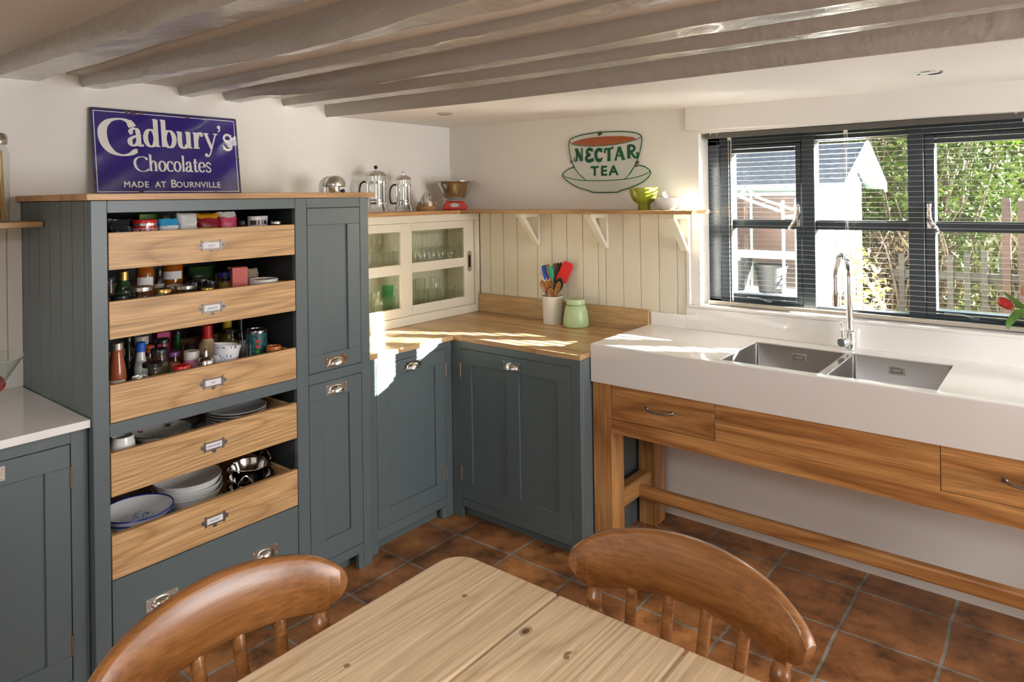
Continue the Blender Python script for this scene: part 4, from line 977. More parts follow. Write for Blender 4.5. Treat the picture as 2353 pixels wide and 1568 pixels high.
# ------------------------------------------------------------------ serif lettering drawn as broad-nib strokes
def el(cx, cy, rx, ry, a0, a1, n=40): return [(cx + rx * cos(radians(a0 + (a1 - a0) * i / n)), cy + ry * sin(radians(a0 + (a1 - a0) * i / n))) for i in range(n + 1)]
S_, L_, B_, W_ = 's', 'l', 'b', 'w'     # nib stroke, serif bar, ball, fixed-width stroke
G = {
 'C': (1.62, [(S_, [(1.40, 1.18), (1.28, 1.42), (1.06, 1.55), (.80, 1.56), (.46, 1.42), (.22, 1.06), (.19, .58), (.30, .12), (.56, -.24), (.92, -.38), (1.26, -.30), (1.50, -.10)]), (W_, [(1.34, 1.54), (1.42, 1.16)], .09), (B_, 1.49, -.08, .075)]),
 'a': (.90, [(S_, [(.60, .70), (.60, .2), (.66, .05), (.76, .03), (.86, .08)]), (S_, [(.14, .74), (.20, .90), (.36, 1.0), (.52, .94), (.60, .70)]), (S_, [(.60, .60), (.34, .52), (.12, .36), (.12, .14), (.26, .02), (.44, .08), (.60, .28)]), (B_, .17, .74, .105)]),
 'd': (.98, [(S_, el(.40, .50, .30, .49, 0, 360)), (S_, [(.72, 1.62), (.72, .02)]), (L_, .54, .76, 1.60, .07), (L_, .70, .94, .035, .07)]),
 'b': (.96, [(S_, [(.20, 1.62), (.20, .02)]), (L_, .02, .24, 1.60, .07), (S_, el(.53, .50, .30, .49, 0, 360))]),
 'u': (1.02, [(S_, [(.22, .98), (.22, .30), (.32, .06), (.50, .02), (.70, .22)]), (S_, [(.76, .98), (.76, .02)]), (L_, .02, .26, .965, .07), (L_, .58, .80, .965, .07), (L_, .74, .98, .035, .07)]),
 'r': (.72, [(S_, [(.22, .98), (.22, .02)]), (L_, .02, .26, .965, .07), (L_, .04, .44, .035, .07), (S_, [(.24, .55), (.36, .88), (.52, .98), (.62, .93)]), (B_, .60, .86, .115)]),
 'y': (.92, [(W_, [(.14, .98), (.50, .06)], .20), (W_, [(.82, .98), (.50, .04), (.38, -.30), (.24, -.44), (.12, -.42)], .085), (L_, .0, .34, .965, .07), (L_, .66, .96, .965, .07), (B_, .13, -.36, .11)]),
 's': (.78, [(W_, [(.64, .82), (.50, .96), (.30, .96), (.16, .78), (.24, .60), (.44, .48), (.62, .34), (.62, .12), (.44, .02), (.24, .04), (.12, .20)], .15), (W_, [(.66, .98), (.66, .70)], .06), (W_, [(.10, .32), (.10, .02)], .06)]),
 "'": (.30, [(B_, .15, 1.42, .12), (W_, [(.22, 1.42), (.20, 1.24), (.08, 1.12)], .07)]),
 'h': (1.02, [(S_, [(.20, 1.62), (.20, .02)]), (L_, .02, .24, 1.60, .07), (L_, .04, .40, .035, .07), (S_, [(.22, .62), (.34, .88), (.52, .98), (.70, .86), (.76, .60), (.76, .02)]), (L_, .58, .96, .035, .07)]),
 'o': (.90, [(S_, el(.45, .50, .34, .49, 0, 360))]),
 'c': (.80, [(S_, el(.46, .50, .35, .49, 48, 315)), (B_, .66, .80, .11)]),
 'l': (.48, [(S_, [(.24, 1.62), (.24, .02)]), (L_, .06, .28, 1.60, .07), (L_, .06, .44, .035, .07)]),
 't': (.62, [(S_, [(.26, 1.32), (.26, .24), (.34, .05), (.46, .04), (.56, .14)]), (L_, .04, .56, .955, .085)]),
 'e': (.84, [(S_, el(.44, .50, .34, .49, 0, 318)), (L_, .14, .76, .52, .075)]),
}
# fat decorative capitals, cap height 1
G2 = {
 'N': (.98, [(W_, [(.24, 0), (.26, .5), (.20, 1.0)], .13), (W_, [(.20, .98), (.46, .5), (.72, .02)], .22), (W_, [(.74, .02), (.74, 1.0)], .10), (L_, .06, .36, .97, .06), (L_, .62, .86, .97, .06), (W_, [(.24, .05), (.10, .0), (.02, .12), (.08, .30)], .08)]),
 'E': (.84, [(W_, [(.66, .86), (.46, .97), (.26, .88), (.22, .70), (.34, .56), (.52, .52)], .19), (W_, [(.50, .52), (.26, .46), (.14, .24), (.28, .06), (.50, .06), (.72, .14)], .21), (W_, [(.70, 1.0), (.70, .74)], .07), (W_, [(.76, .0), (.74, .26)], .07)]),
 'C': (.84, [(W_, el(.44, .50, .30, .42, 60, 305), .21), (B_, .62, .78, .10), (W_, [(.70, 1.0), (.68, .72)], .07), (B_, .66, .22, .09)]),
 'T': (.86, [(W_, [(.44, .96), (.45, .5), (.43, .0)], .20), (W_, [(.06, .86), (.20, .93), (.44, .92), (.68, .96), (.84, 1.04)], .13), (B_, .10, .70, .10), (W_, [(.06, .90), (.06, .70)], .07), (L_, .28, .60, .03, .06)]),
 'A': (1.0, [(W_, [(.44, 1.0), (.30, .5), (.12, .0)], .13), (W_, [(.46, 1.0), (.64, .5), (.82, .0)], .21), (W_, [(.24, .30), (.46, .36), (.68, .30)], .08), (B_, .46, .34, .07), (L_, .00, .28, .03, .06), (L_, .66, .98, .03, .06), (L_, .34, .60, .97, .06)]),
 'R': (1.04, [(W_, [(.26, 1.0), (.24, .5), (.26, .0)], .20), (W_, [(.20, .94), (.50, .95), (.72, .80), (.64, .58), (.36, .50)], .15), (W_, [(.42, .50), (.60, .22), (.78, .06), (.96, .12), (1.0, .30), (.88, .40)], .15), (B_, .90, .40, .06), (L_, .10, .44, .03, .06)]),
}
def letters(txt, x0, x1, base, xh, P, mat, parent, name='lettering', glyphs=G, T=.235, t=.085, first=1.0, ht=.0006, arc=None, wt=1.0):
    adv = [glyphs[c][0] * (first if i == 0 else 1) for i, c in enumerate(txt)]
    tot = sum(adv); sx = (x1 - x0) / tot; b = MB(); cur = 0; lay = [0]
    for i, c in enumerate(txt):
        k = first if i == 0 else 1.0; ox = x0 + cur * sx; cur += adv[i]
        dy = base + (arc((cur - adv[i] / 2) / tot) if arc else 0); dr = (-.49 * xh * (k - 1)) if k != 1 else 0
        def q(p, h=ht): return P(ox + p[0] * k * sx, dy + dr * 0 + (p[1] * k - (.28 * (k - 1) if k != 1 else 0)) * xh, h + lay[0])
        for it in glyphs[c][1]:
            lay[0] += 2e-6
            if it[0] in (S_, W_):
                pts = it[1] if len(it[1]) > 20 else [tuple(v)[:2] for v in spline([(p[0], p[1], 0) for p in it[1]], 6)]
                n = len(pts); lft, rgt = [], []
                for j, p in enumerate(pts):
                    a = pts[max(0, j - 1)]; c2 = pts[min(n - 1, j + 1)]
                    if len(it[1]) > 20 and hypot(pts[0][0] - pts[-1][0], pts[0][1] - pts[-1][1]) < .01:
                        a = pts[j - 1] if j > 0 else pts[-2]; c2 = pts[j + 1] if j < n - 1 else pts[1]
                    dx, dy2 = c2[0] - a[0], c2[1] - a[1]; L = hypot(dx, dy2) or 1; dx /= L; dy2 /= L
                    w = (t + (T - t) * abs(dy2) ** 1.6) if it[0] == S_ else it[2] * wt
                    w /= 2
                    lft.append((p[0] - dy2 * w, p[1] + dx * w)); rgt.append((p[0] + dy2 * w, p[1] - dx * w))
                bs = len(b.v); b.v += [tuple(q(p)) for p in lft] + [tuple(q(p)) for p in rgt]
                for j in range(n - 1): b.face((bs + j, bs + j + 1, bs + n + j + 1, bs + n + j))
            elif it[0] == L_:
                _, a, c2, y, h = it; bs = len(b.v); b.v += [tuple(q(p)) for p in ((a, y - h / 2), (c2, y - h / 2), (c2, y + h / 2), (a, y + h / 2))]; b.face((bs, bs + 1, bs + 2, bs + 3))
            else:
                _, bx, by, r = it; bs = len(b.v); b.v += [tuple(q((bx + r * .95 * cos(2 * pi * j / 14), by + r * sin(2 * pi * j / 14)))) for j in range(14)]; b.face(list(range(bs, bs + 14)))
    o = b.build(name, mat, parent, smooth=0)
    return o

# blue enamel advertising sign leaning on the wall
WE = pm('cream_enamel', (.78, .77, .72), .16); NAVY = pm('blue_enamel', (.028, .016, .19), .06, coat=.5, spec=.6); RUST = pm('rusty_chip', (.085, .05, .03), .7, var=.5, vs=90); BLK = pm('dark_edge', (.018, .018, .035), .4)
sg = thing('enamel_sign', 'blue enamel chocolate advertising sign leaning on the wall above the pantry', 'sign', (.05, -1.76, 1.6195))
SW, SH = .624, .356; tl = atan2(.042, .356)
def SP(u, v, n):  # u right, v up along the lean, n outwards
    return (.056 - v * sin(tl) + n * cos(tl), -2.076 + u, 1.6205 + v * cos(tl) + n * sin(tl))
def rr2(x0, x1, y0, y1, r): return [(p[0], p[1]) for p in rrect(x0, x1, y0, y1, r, 0)]
b = MB(); b.prism(rr2(0, SW, 0, SH, .008), lambda p, h: SP(p[0], p[1], h), -.003, 0); b.build('edge', BLK, sg)
b = MB(); b.prism(rr2(.006, SW - .006, .006, SH - .006, .006), lambda p, h: SP(p[0], p[1], h), 0, .0006); b.build('panel', NAVY, sg)
b = MB()
for (x0, x1, y0, y1) in ((.0115, SW - .0115, .0115, .0145), (.0115, SW - .0115, SH - .0145, SH - .0115), (.0115, .0145, .0115, SH - .0115), (SW - .0145, SW - .0115, .0115, SH - .0115)):
    b.add([SP(*p, .0008) for p in ((x0, y0), (x1, y0), (x1, y1), (x0, y1))], [(0, 1, 2, 3)])
b.build('border_line', WE, sg, smooth=0)
def SPT(u, v, n): return SP(u, v, .0006 + n)
letters("C", .024, .180, .1935, .0775, SPT, WE, sg, T=.36, t=.09)
letters("adbury's", .139, .600, .205, .0735, SPT, WE, sg, T=.285, t=.095)
letters("C", .152, .218, .1105, .0315, SPT, WE, sg, T=.26, t=.10)
letters("hocolates", .215, .488, .1005, .0435, SPT, WE, sg, T=.25, t=.10)
text_part('MADE  AT', .0355, WE, sg, lambda X, Y, Z: SPT(.196 + X * .97, .042 + Y, .0006 + Z), 'lettering', .0001, 1.12, bold=.0009)
text_part('B', .048, WE, sg, lambda X, Y, Z: SPT(.3135 + X * 1.0, .0455 + Y, .0006 + Z), 'lettering', .0001, 1.0, bold=.0010)
text_part('OURNVILLE', .0355, WE, sg, lambda X, Y, Z: SPT(.424 + X * 1.0, .042 + Y, .0006 + Z), 'lettering', .0001, 1.10, bold=.0009)
r9 = random.Random(4)
for (u, v, s) in ((.165, .343, .012), (.195, .349, .010), (.392, .345, .012), (.485, .340, .005), (.175, .008, .011), (.50, .009, .010), (.006, .17, .007), (.617, .165, .007), (.005, .09, .006), (.004, .05, .006), (.25, .004, .008), (.33, .004, .007), (.55, .004, .007), (.57, .005, .006), (.14, .347, .008)):
    q = [(u + s * (1 + .5 * r9.uniform(-1, 1)) * cos(a * pi / 5), min(SH - .001, max(.001, v + s * .7 * (1 + .5 * r9.uniform(-1, 1)) * sin(a * pi / 5)))) for a in range(10)]
    b = MB(); b.prism(q, lambda p, h: SP(p[0], p[1], h), .0007, .0013); b.build('rust_chip', RUST, sg)

# cup-shaped enamel sign on the back wall
GREEN = pm('green_enamel', (.008, .105, .036), .2); EN = pm('pale_enamel', (.60, .625, .565), .2, coat=.2); TEAC = pm('tea_enamel', (.36, .095, .022), .15, coat=.4)
ts = thing('cup_shaped_sign', 'white enamel teacup-shaped tea sign hanging on the back wall above the shelf', 'sign', (1.14, -.006, 1.61))
cup = [(.921, 1.898), (.941, 1.909), (.99, 1.921), (1.07, 1.928), (1.163, 1.9285), (1.253, 1.924), (1.311, 1.916), (1.345, 1.906), (1.364, 1.891), (1.366, 1.868), (1.358, 1.828), (1.344, 1.783), (1.323, 1.742), (1.293, 1.702), (1.262, 1.675), (1.128, 1.672), (1.022, 1.677), (.98, 1.712), (.952, 1.746), (.933, 1.785), (.92, 1.829), (.916, 1.871)]
sau = [(.945, 1.75), (.905, 1.737), (.878, 1.721), (.869, 1.71), (.881, 1.69), (.921, 1.662), (.979, 1.635), (1.04, 1.619), (1.065, 1.61), (1.14, 1.607), (1.218, 1.608), (1.236, 1.616), (1.292, 1.629), (1.359, 1.654), (1.399, 1.681), (1.413, 1.701), (1.408, 1.717), (1.383, 1.734), (1.343, 1.746)]
def TP(p, h): return (p[0], -.004 - h, p[1])
cs = [(v.x, v.y) for v in spline([(p[0], p[1], 0) for p in cup], 4, True)]; ss_ = [(v.x, v.y) for v in spline([(p[0], p[1], 0) for p in sau], 4, True)]
b = MB(); b.prism(ss_, TP, 0, .003); b.build('saucer', EN, ts, bev=.001)
b = MB(); b.prism(cs, TP, 0, .0034); b.build('cup', EN, ts, bev=.001)
tea = [(.935, 1.881), (.951, 1.889), (1.0, 1.899), (1.07, 1.905), (1.162, 1.905), (1.252, 1.9), (1.311, 1.891), (1.336, 1.880), (1.296, 1.871), (1.222, 1.861), (1.146, 1.858), (1.069, 1.859), (.989, 1.867), (.947, 1.875)]
b = MB(); b.prism(tea, TP, .0036, .0040); b.build('tea', TEAC, ts, smooth=0)
def outline(pts, w, h, closed=False, name='green_outline'):
    P = [(v.x, v.y) for v in spline([(p[0], p[1], 0) for p in pts], 6, closed)]; n = len(P); b = MB()
    for i, p in enumerate(P):
        a, c = (P[i - 1], P[(i + 1) % n]) if closed else (P[max(0, i - 1)], P[min(n - 1, i + 1)])
        dx, dy = c[0] - a[0], c[1] - a[1]; L = hypot(dx, dy) or 1
        b.v += [TP((p[0] - dy / L * w / 2, p[1] + dx / L * w / 2), h), TP((p[0] + dy / L * w / 2, p[1] - dx / L * w / 2), h)]
    for i in range(n if closed else n - 1): j = (i + 1) % n; b.face((2 * i, 2 * j, 2 * j + 1, 2 * i + 1))
    b.build(name, GREEN, ts, smooth=0)
outline([(p[0] * .994 + 1.14 * .006, p[1] * .994 + 1.79 * .006) for p in cup[18:] + cup[:14]], .0056, .0042)
outline([(p[0] * .994 + 1.14 * .006, p[1] * .99 + 1.68 * .01) for p in sau], .0056, .0034)
outline([(.921, 1.898), (.928, 1.884), (.947, 1.873), (.989, 1.864), (1.069, 1.857), (1.146, 1.856), (1.222, 1.859), (1.296, 1.868), (1.345, 1.88), (1.364, 1.891)], .0036, .0045)
outline([(.873, 1.709), (.898, 1.695), (.954, 1.682), (1.034, 1.673), (1.159, 1.671), (1.249, 1.674), (1.322, 1.682), (1.379, 1.696), (1.409, 1.711)], .0042, .0046)
outline([(.952, 1.746), (.98, 1.712), (1.022, 1.677)], .0042, .0046); outline([(1.323, 1.742), (1.293, 1.702), (1.262, 1.675)], .0042, .0046)
def TL(u, v, n): return TP((u, v), .0046 + n)
letters('NECTAR', .950, 1.345, 1.772, .070, TL, GREEN, ts, glyphs=G2, wt=1.3, ht=.0002, arc=lambda f: .012 * (2 * f - 1) ** 2 + .001 * f)
text_part('TEA', .072, GREEN, ts, lambda X, Y, Z: TL(1.141 + X * 1.16, 1.720 + Y, .0002 + Z), 'lettering', .0001, 1.25, bold=.0024)
for (u, v, s) in ((1.115, 1.921, .014), (.934, 1.779, .010), (.942, 1.747, .007), (1.337, 1.757, .011), (1.333, 1.742, .008)):
    q = [(u + s * (1 + .5 * r9.uniform(-1, 1)) * cos(a * pi / 5), v + s * .7 * (1 + .5 * r9.uniform(-1, 1)) * sin(a * pi / 5)) for a in range(10)]
    b = MB(); b.prism(q, TP, .0048, .0054); b.build('rust_chip', RUST, ts)

# ------------------------------------------------------------------ recessed ceiling lights
for (x, y, l) in ((2.689, -.43, 'recessed chrome ceiling spotlight above the sink and window'), (.547, -.60, 'small recessed ceiling spotlight above the worktop corner')):
    z = cz(x)
    s = thing('ceiling_spotlight', l, 'light', (x, y, z), 'recessed spotlights')
    b = MB(); b.lathe([(.030, .012), (.030, -.001), (.040, -.004), (.043, -.0015), (.043, .001)], (x, y, z), 28); b.build('bezel', STEELP, s)
    b = MB(); b.lathe([(0, .004), (.029, .003), (.0295, .0)], (x, y, z), 24); b.build('lens', pm('frosted_lens', (.7, .75, .82), .2), s)

# ------------------------------------------------------------------ things on the oak top board and shelf
rv = Vector((.779, .627, 0)); fv = Vector((-.627, .779, 0))
def RW(c, a, d, z): return (c[0] + rv.x * a + fv.x * d, c[1] + rv.y * a + fv.y * d, z)
SATIN = brushed('satin_steel', (.66, .65, .62), .22, 'z')
c = (.25, -1.075); z0 = 1.5172
km = thing('coffee_maker', 'domed chrome coffee maker partly hidden behind the right end of the pantry top', 'coffee maker', (c[0], c[1], z0))
b = MB(); arm = []
for i in range(13):
    a = pi - (pi / 2) * i / 12; arm.append((-.012 + .056 * cos(a), .141 + .046 * sin(a)))
pr = [(-.068, 0), (-.068, .141)] + arm + [(-.012, .159), (-.034, .150), (-.038, .134), (-.038, 0)]
b.prism(pr, lambda p, h: RW(c, p[0], h, z0 + p[1]), -.026, .026); b.build('arm', SATIN, km, bev=.006, seg=3)
b = MB(); b.lathe([(0, .135), (.050, .135), (.055, .139), (.055, .150), (.052, .164), (.044, .177), (.029, .187), (.012, .191), (0, .192)], (c[0], c[1], z0), 28); b.build('dome', SATIN, km, smooth=50)
b = MB(); b.lathe([(0, .100), (.026, .100), (.028, .104), (.028, .135), (0, .135)], (c[0], c[1], z0), 20); b.build('brew_head', CHROME, km)
b = MB(); b.lathe([(0, 0), (.060, 0), (.060, .012), (.052, .020), (.02, .024), (0, .024)], (c[0], c[1], z0), 24); b.build('base', CHROME, km)
b = MB(); b.tube([RW(c, 0, .02, z0 + .118), RW(c, .02, .085, z0 + .114)], .0055, 8); b.sphere(RW(c, .021, .09, z0 + .114), .011, 10, 8); b.build('handle', BLACK, km)

def french_press(label, c, r, h, zb):
    t = thing('french_press', label, 'coffee press', (c[0], c[1], zb), 'glass french presses')
    b = MB(); b.lathe([(0, .012), (r * .93, .012), (r * .99, .018), (r, .03), (r, h * .80)], (c[0], c[1], zb), 28); o = b.build('beaker', JARGLASS, t, smooth=60)
    b = MB()
    for z in (.62, .17): b.lathe([(r + .0008, h * z), (r + .0022, h * z), (r + .0022, h * z + .012), (r + .0008, h * z + .012)], (c[0], c[1], zb), 28)
    for k in range(4):
        a = -1.35 + k * pi / 2; x, y = cos(a) * (r + .002), sin(a) * (r + .002); X, Y = cos(a) * (r + .014), sin(a) * (r + .014)
        b.tube([(c[0] + X, c[1] + Y, zb + .003), (c[0] + X * .95, c[1] + Y * .95, zb + .02), (c[0] + x, c[1] + y, zb + .045), (c[0] + x, c[1] + y, zb + h * .66)], .0032, 8, flat=(1.7, .6))
        b.sphere((c[0] + X, c[1] + Y, zb + .0042), .004, 8, 6)
    b.build('frame', CHROME, t)
    b = MB(); b.lathe([(0, h * .80 - .004), (r + .003, h * .80 - .004), (r + .005, h * .80), (r + .003, h * .815), (r * .85, h * .865), (r * .5, h * .89), (r * .12, h * .90), (r * .1, h * .90)], (c[0], c[1], zb), 28); b.build('lid', SATIN, t, smooth=50)
    b = MB(); b.tube([(c[0], c[1], zb + h * .25), (c[0], c[1], zb + h * .95)], .0022, 8); b.lathe([(0, 0), (r * .94, 0), (r * .94, .006), (r * .5, .010), (0, .010)], (c[0], c[1], zb + h * .25), 24); b.build('plunger', CHROME, t)
    b = MB(); b.sphere((c[0], c[1], zb + h * .965), r * .20, 12, 8); b.build('knob', BLACK if r > .05 else CHROME, t)
    b = MB(); z1, z2 = h * .64, h * .19
    P = [RW(c, -r - .002, 0, zb + z1 + .005), RW(c, -r - .014, 0, zb + z1 + .004), RW(c, -r - .030, 0, zb + z1 - .012), RW(c, -r - .036, 0, zb + (z1 + z2) / 2), RW(c, -r - .030, 0, zb + z2 + .006), RW(c, -r - .014, 0, zb + z2 + .002), RW(c, -r - .002, 0, zb + z2 + .005)]
    b.tube(spline(P, 5), .0062, 10, flat=(1.25, .8)); b.build('handle', BLACK, t, smooth=60)
french_press('large glass french press with black knob beside the pantry end', (.140, -.720), .054, .252, 1.5172)
french_press('smaller glass french press with steel knob, in the middle of the shelf return', (.140, -.523), .040, .228, 1.5172)

c = (.150, -.358); zb = 1.5172
jz = thing('citrus_juicer', 'steel citrus juicer with fluted cone on the oak shelf', 'juicer', (c[0], c[1], zb))
b = MB(); b.lathe([(0, 0), (.052, 0), (.054, .003), (.060, .026), (.059, .026), (0, .024)], (c[0], c[1], zb), 28); b.build('bowl', pm('amber_bowl', (.42, .24, .11), .2), jz)
b = MB(); b.lathe([(.060, .026), (.0635, .048), (.064, .052), (.060, .051), (.052, .046), (.030, .044), (.026, .046)], (c[0], c[1], zb), 28); b.build('dish', STEELP, jz, smooth=50)
b = MB(); n = 32; rings = []
for (r, z) in ((.031, .046), (.030, .060), (.026, .078), (.018, .094), (.008, .104), (.002, .107)):
    rings.append(len(b.v))
    for i in range(n): a = 2 * pi * i / n; f = 1 + .13 * cos(8 * a) * (1 if r > .01 else .4); b.v.append((c[0] + r * f * cos(a), c[1] + r * f * sin(a), zb + z))
for A, B2 in zip(rings, rings[1:]):
    for i in range(n): j = (i + 1) % n; b.face((A + i, A + j, B2 + j, B2 + i))
b.face([rings[-1] + i for i in range(n)]); b.build('cone', STEELP, jz, smooth=60)

c = (.188, -.150)
sc = thing('kitchen_scale', 'red and silver kitchen scale under the steel bowl in the shelf corner', 'scale', (c[0], c[1], zb))
b = MB(); zz = zb
base = [(-.074, 0), (.074, 0), (.070, .020), (.056, .046), (.046, .052), (-.046, .052), (-.056, .046), (-.070, .020)]
b.prism(base, lambda p, h: RW(c, p[0], h, zz + p[1]), -.05, .06); b.build('body', C(.56, .02, .012, .25), sc, bev=.008, seg=3)
b = MB()
for s in (-1, 1): b.prism([(s * .076, .001), (s * .060, .001), (s * .050, .046), (s * .058, .046)], lambda p, h: RW(c, p[0], h, zz + p[1]), -.045, .055)
b.build('side_cheek', pm('silver_plastic', (.55, .55, .54), .3, .5), sc, bev=.004)
b = MB(); b.lathe([(0, 0), (.062, 0), (.066, .004), (.040, .010), (0, .010)], (c[0], c[1], zz + .053), 28); b.build('platform', pm('silver_plastic_top', (.6, .6, .6), .3, .4), sc)
b = MB(); q = [(.027 * cos(2 * pi * i / 20), .029 + .012 * sin(2 * pi * i / 20)) for i in range(20)]; b.prism(q, lambda p, h: RW(c, p[0], h, zz + p[1]), -.0535, -.051); b.build('display', pm('display_window', (.45, .50, .42), .15), sc)
b = MB()
for a in (-.024, .018, .034): b.sphere(RW(c, a, -.054, zz + .010), .0038, 8, 6)
b.build('button', pm('grey_button', (.3, .3, .3), .4), sc)
b = MB(); b.lathe([(0, 0), (.052, .0), (.066, .012), (.088, .050), (.108, .088), (.119, .104), (.128, .106), (.128, .1075), (.118, .1062), (.106, .088), (.086, .051), (.064, .014), (.050, .003), (0, .003)], (c[0], c[1], zb + .0635), 36)
tag(b.build('mixing_bowl', STEELP, org=(c[0], c[1], zb + .0635), smooth=50), 'polished steel mixing bowl sitting on the red kitchen scale', 'bowl')

b = MB(); c = (1.4215, -.1)
b.lathe([(0, 0), (.029, 0), (.031, .003), (.029, .028), (.031, .031), (.052, .044), (.066, .066), (.072, .092), (.073, .110), (.070, .110), (.068, .09), (.060, .066), (.045, .048), (0, .042)], (c[0], c[1], 1.5177), 36)
tag(b.build('footed_bowl', pm('green_glaze', (.30, .335, .03), .12, coat=.4), org=(c[0], c[1], 1.5177), smooth=50), 'glossy olive green footed bowl on the oak shelf below the teacup sign', 'bowl')
c = (1.5435, -.1)
b = MB(); b.lathe([(0, 0), (.034, 0), (.036, .004), (.050, .018), (.058, .040), (.0605, .058), (.058, .0595), (.054, .056), (.050, .04), (.038, .018), (0, .012)], (c[0], c[1], 1.5177), 32)
tag(b.build('mortar', WHITE, org=(c[0], c[1], 1.5177), smooth=50), 'white ceramic mortar at the right end of the oak shelf', 'mortar')
b = MB(); p0 = Vector((c[0] + .018, c[1], 1.5177 + .022)); p1 = Vector((c[0] - .016, c[1] - .004, 1.5177 + .088)); pf = [.004, .010, .0125, .011, .0075, .007, .0075, .009, .010, .009, .004]
b.tube([p0.lerp(p1, i / 10) for i in range(11)], pf, 12)
tag(b.build('pestle', WHITE, org=tuple(p0), smooth=60), 'white pestle standing in the white mortar', 'pestle')

# ------------------------------------------------------------------ worktop: utensil crock with its tools, green jar
cc = (.857, -.0985); zc_ = .8997
b = MB(); b.lathe([(0, 0), (.050, 0), (.0525, .004), (.0555, .118), (.058, .122), (.0585, .140), (.0605, .142), (.0605, .149), (.058, .150), (.0545, .146), (.053, .12), (.049, .010), (0, .008)], (cc[0], cc[1], zc_), 36)
tag(b.build('utensil_crock', pm('white_stoneware', (.74, .72, .68), .25), org=(cc[0], cc[1], zc_), smooth=45), 'white stoneware crock full of cooking spoons on the oak worktop', 'crock')
WSP = pm('spoon_wood', (.27, .105, .022), .42, var=.3, vs=30); WSD = pm('dark_spoon_wood', (.075, .032, .014), .4, var=.3, vs=30); WSL = pm('pale_handle_wood', (.56, .36, .17), .5)
TD = Vector((3.05 - .86, -3.17 + .1, 0)).normalized(); TR = Vector((-TD.y, TD.x, 0))
def UP(a, d, h): return Vector((cc[0], cc[1], zc_)) + TR * a + TD * d + Vector((0, 0, h))
def spoon(label, foot, neck, tip, w, mat, depth=.006, hr=.0048, name='wooden_spoon', slot=False):
    f, nk, tp_ = UP(*foot), UP(*neck), UP(*tip); ax = (tp_ - nk).normalized()
    side = ax.cross(TD).normalized(); nrm = side.cross(ax)
    if nrm.dot(TD) < 0: nrm = -nrm
    b = MB(); b.tube([f.lerp(nk, i / 6) for i in range(7)], hr, 8)
    n, k = 28, 7; L = (tp_ - nk).length; cen = nk + ax * (L * .5); rings = []
    for i in range(k + 1):
        r = i / k
        rings.append([cen + ax * (L * .5 * r * cos(2 * pi * j / n)) + side * (w / 2 * r * sin(2 * pi * j / n) * (1 - .18 * (cos(2 * pi * j / n) < 0) * abs(cos(2 * pi * j / n)))) - nrm * (depth * (1 - r * r)) for j in range(n)])
    bs = len(b.v)
    for rg in rings[1:]: b.v += [tuple(p) for p in rg]
    b.v.append(tuple(cen - nrm * depth)); ci = len(b.v) - 1
    for j in range(n): b.face((ci, bs + j, bs + (j + 1) % n))
    for i in range(k - 1):
        for j in range(n): j2 = (j + 1) % n; b.face((bs + i * n + j, bs + (i + 1) * n + j, bs + (i + 1) * n + j2, bs + i * n + j2))
    o = b.build(name, mat, None, org=tuple(f), smooth=60); md = o.modifiers.new('thickness', 'SOLIDIFY'); md.thickness = .004; md.offset = 0
    return tag(o, label, 'spoon', 'tools in the utensil crock')
def spatula(label, foot, neck, tip, w0, w1, bmat, hmat, th=.006, name='spatula', hr=.005):
    f, nk, tp_ = UP(*foot), UP(*neck), UP(*tip); ax = (tp_ - nk).normalized(); side = ax.cross(TD).normalized(); nrm = side.cross(ax); L = (tp_ - nk).length
    t = thing(name, label, 'spatula', tuple(f), 'tools in the utensil crock')
    b = MB(); b.tube([f.lerp(nk, i / 6) for i in range(7)] + [nk + ax * .012], hr, 8); b.build('handle', hmat, t)
    q = []; cr = min(.016, w1 * .3)
    for (cx0, cy0, a0, rr0) in ((-w0 / 2 + .004, .004, pi, .004), (w0 / 2 - .004, .004, 1.5 * pi, .004), (w1 / 2 - cr, L - cr, 0, cr), (-w1 / 2 + cr, L - cr, pi / 2, cr)):
        for i in range(6): a = a0 + pi / 2 * i / 5; q.append((cx0 + rr0 * cos(a), cy0 + rr0 * sin(a)))
    b = MB(); b.prism(q, lambda p, h: nk + side * p[0] + ax * p[1] + nrm * h, -th / 2, th / 2); b.build('blade', bmat, t, bev=.0025, seg=3)
    return t
# lateral offset / towards the viewer / height in the crock frame
spoon('upright olive wood spoon standing in front of the blue spatula', (.006, .0, .012), (-.008, .006, .25), (-.024, .010, .322), .026, WSP)
spoon('brown wooden spoon leaning furthest left out of the crock', (.02, .012, .012), (-.024, .038, .160), (-.058, .048, .240), .036, WSP)
spoon('wooden spoon second from the left in the front of the crock', (.02, .010, .012), (-.004, .030, .155), (-.028, .042, .236), .036, WSP)
spoon('short broad wooden spoon lowest at the front of the crock', (.006, .02, .012), (-.002, .044, .128), (-.014, .050, .198), .040, WSP)
spoon('black oval spoon behind the small wooden spoon on the right', (-.02, .0, .012), (.022, .030, .165), (.046, .036, .250), .046, pm('black_nylon', (.012, .013, .010), .35))
spoon('small wooden spoon in front of the black oval spoon', (-.02, .012, .012), (.016, .042, .150), (.038, .050, .232), .030, WSP)
spoon('dark slotted wooden spoon in the middle of the crock', (.0, -.01, .012), (.020, -.012, .21), (.016, -.016, .325), .040, WSD)
spoon('dark thin wooden spoon behind the red spatula', (-.01, -.02, .012), (.034, -.012, .24), (.050, -.016, .330), .020, WSD)
spoon('narrow dark wooden spoon right of the green spatula', (.0, -.005, .012), (.006, .0, .21), (-.010, .002, .308), .024, WSD)
spoon('dark broad spoon at the back right of the crock', (-.01, -.03, .012), (.028, -.028, .24), (.034, -.032, .325), .032, WSD)
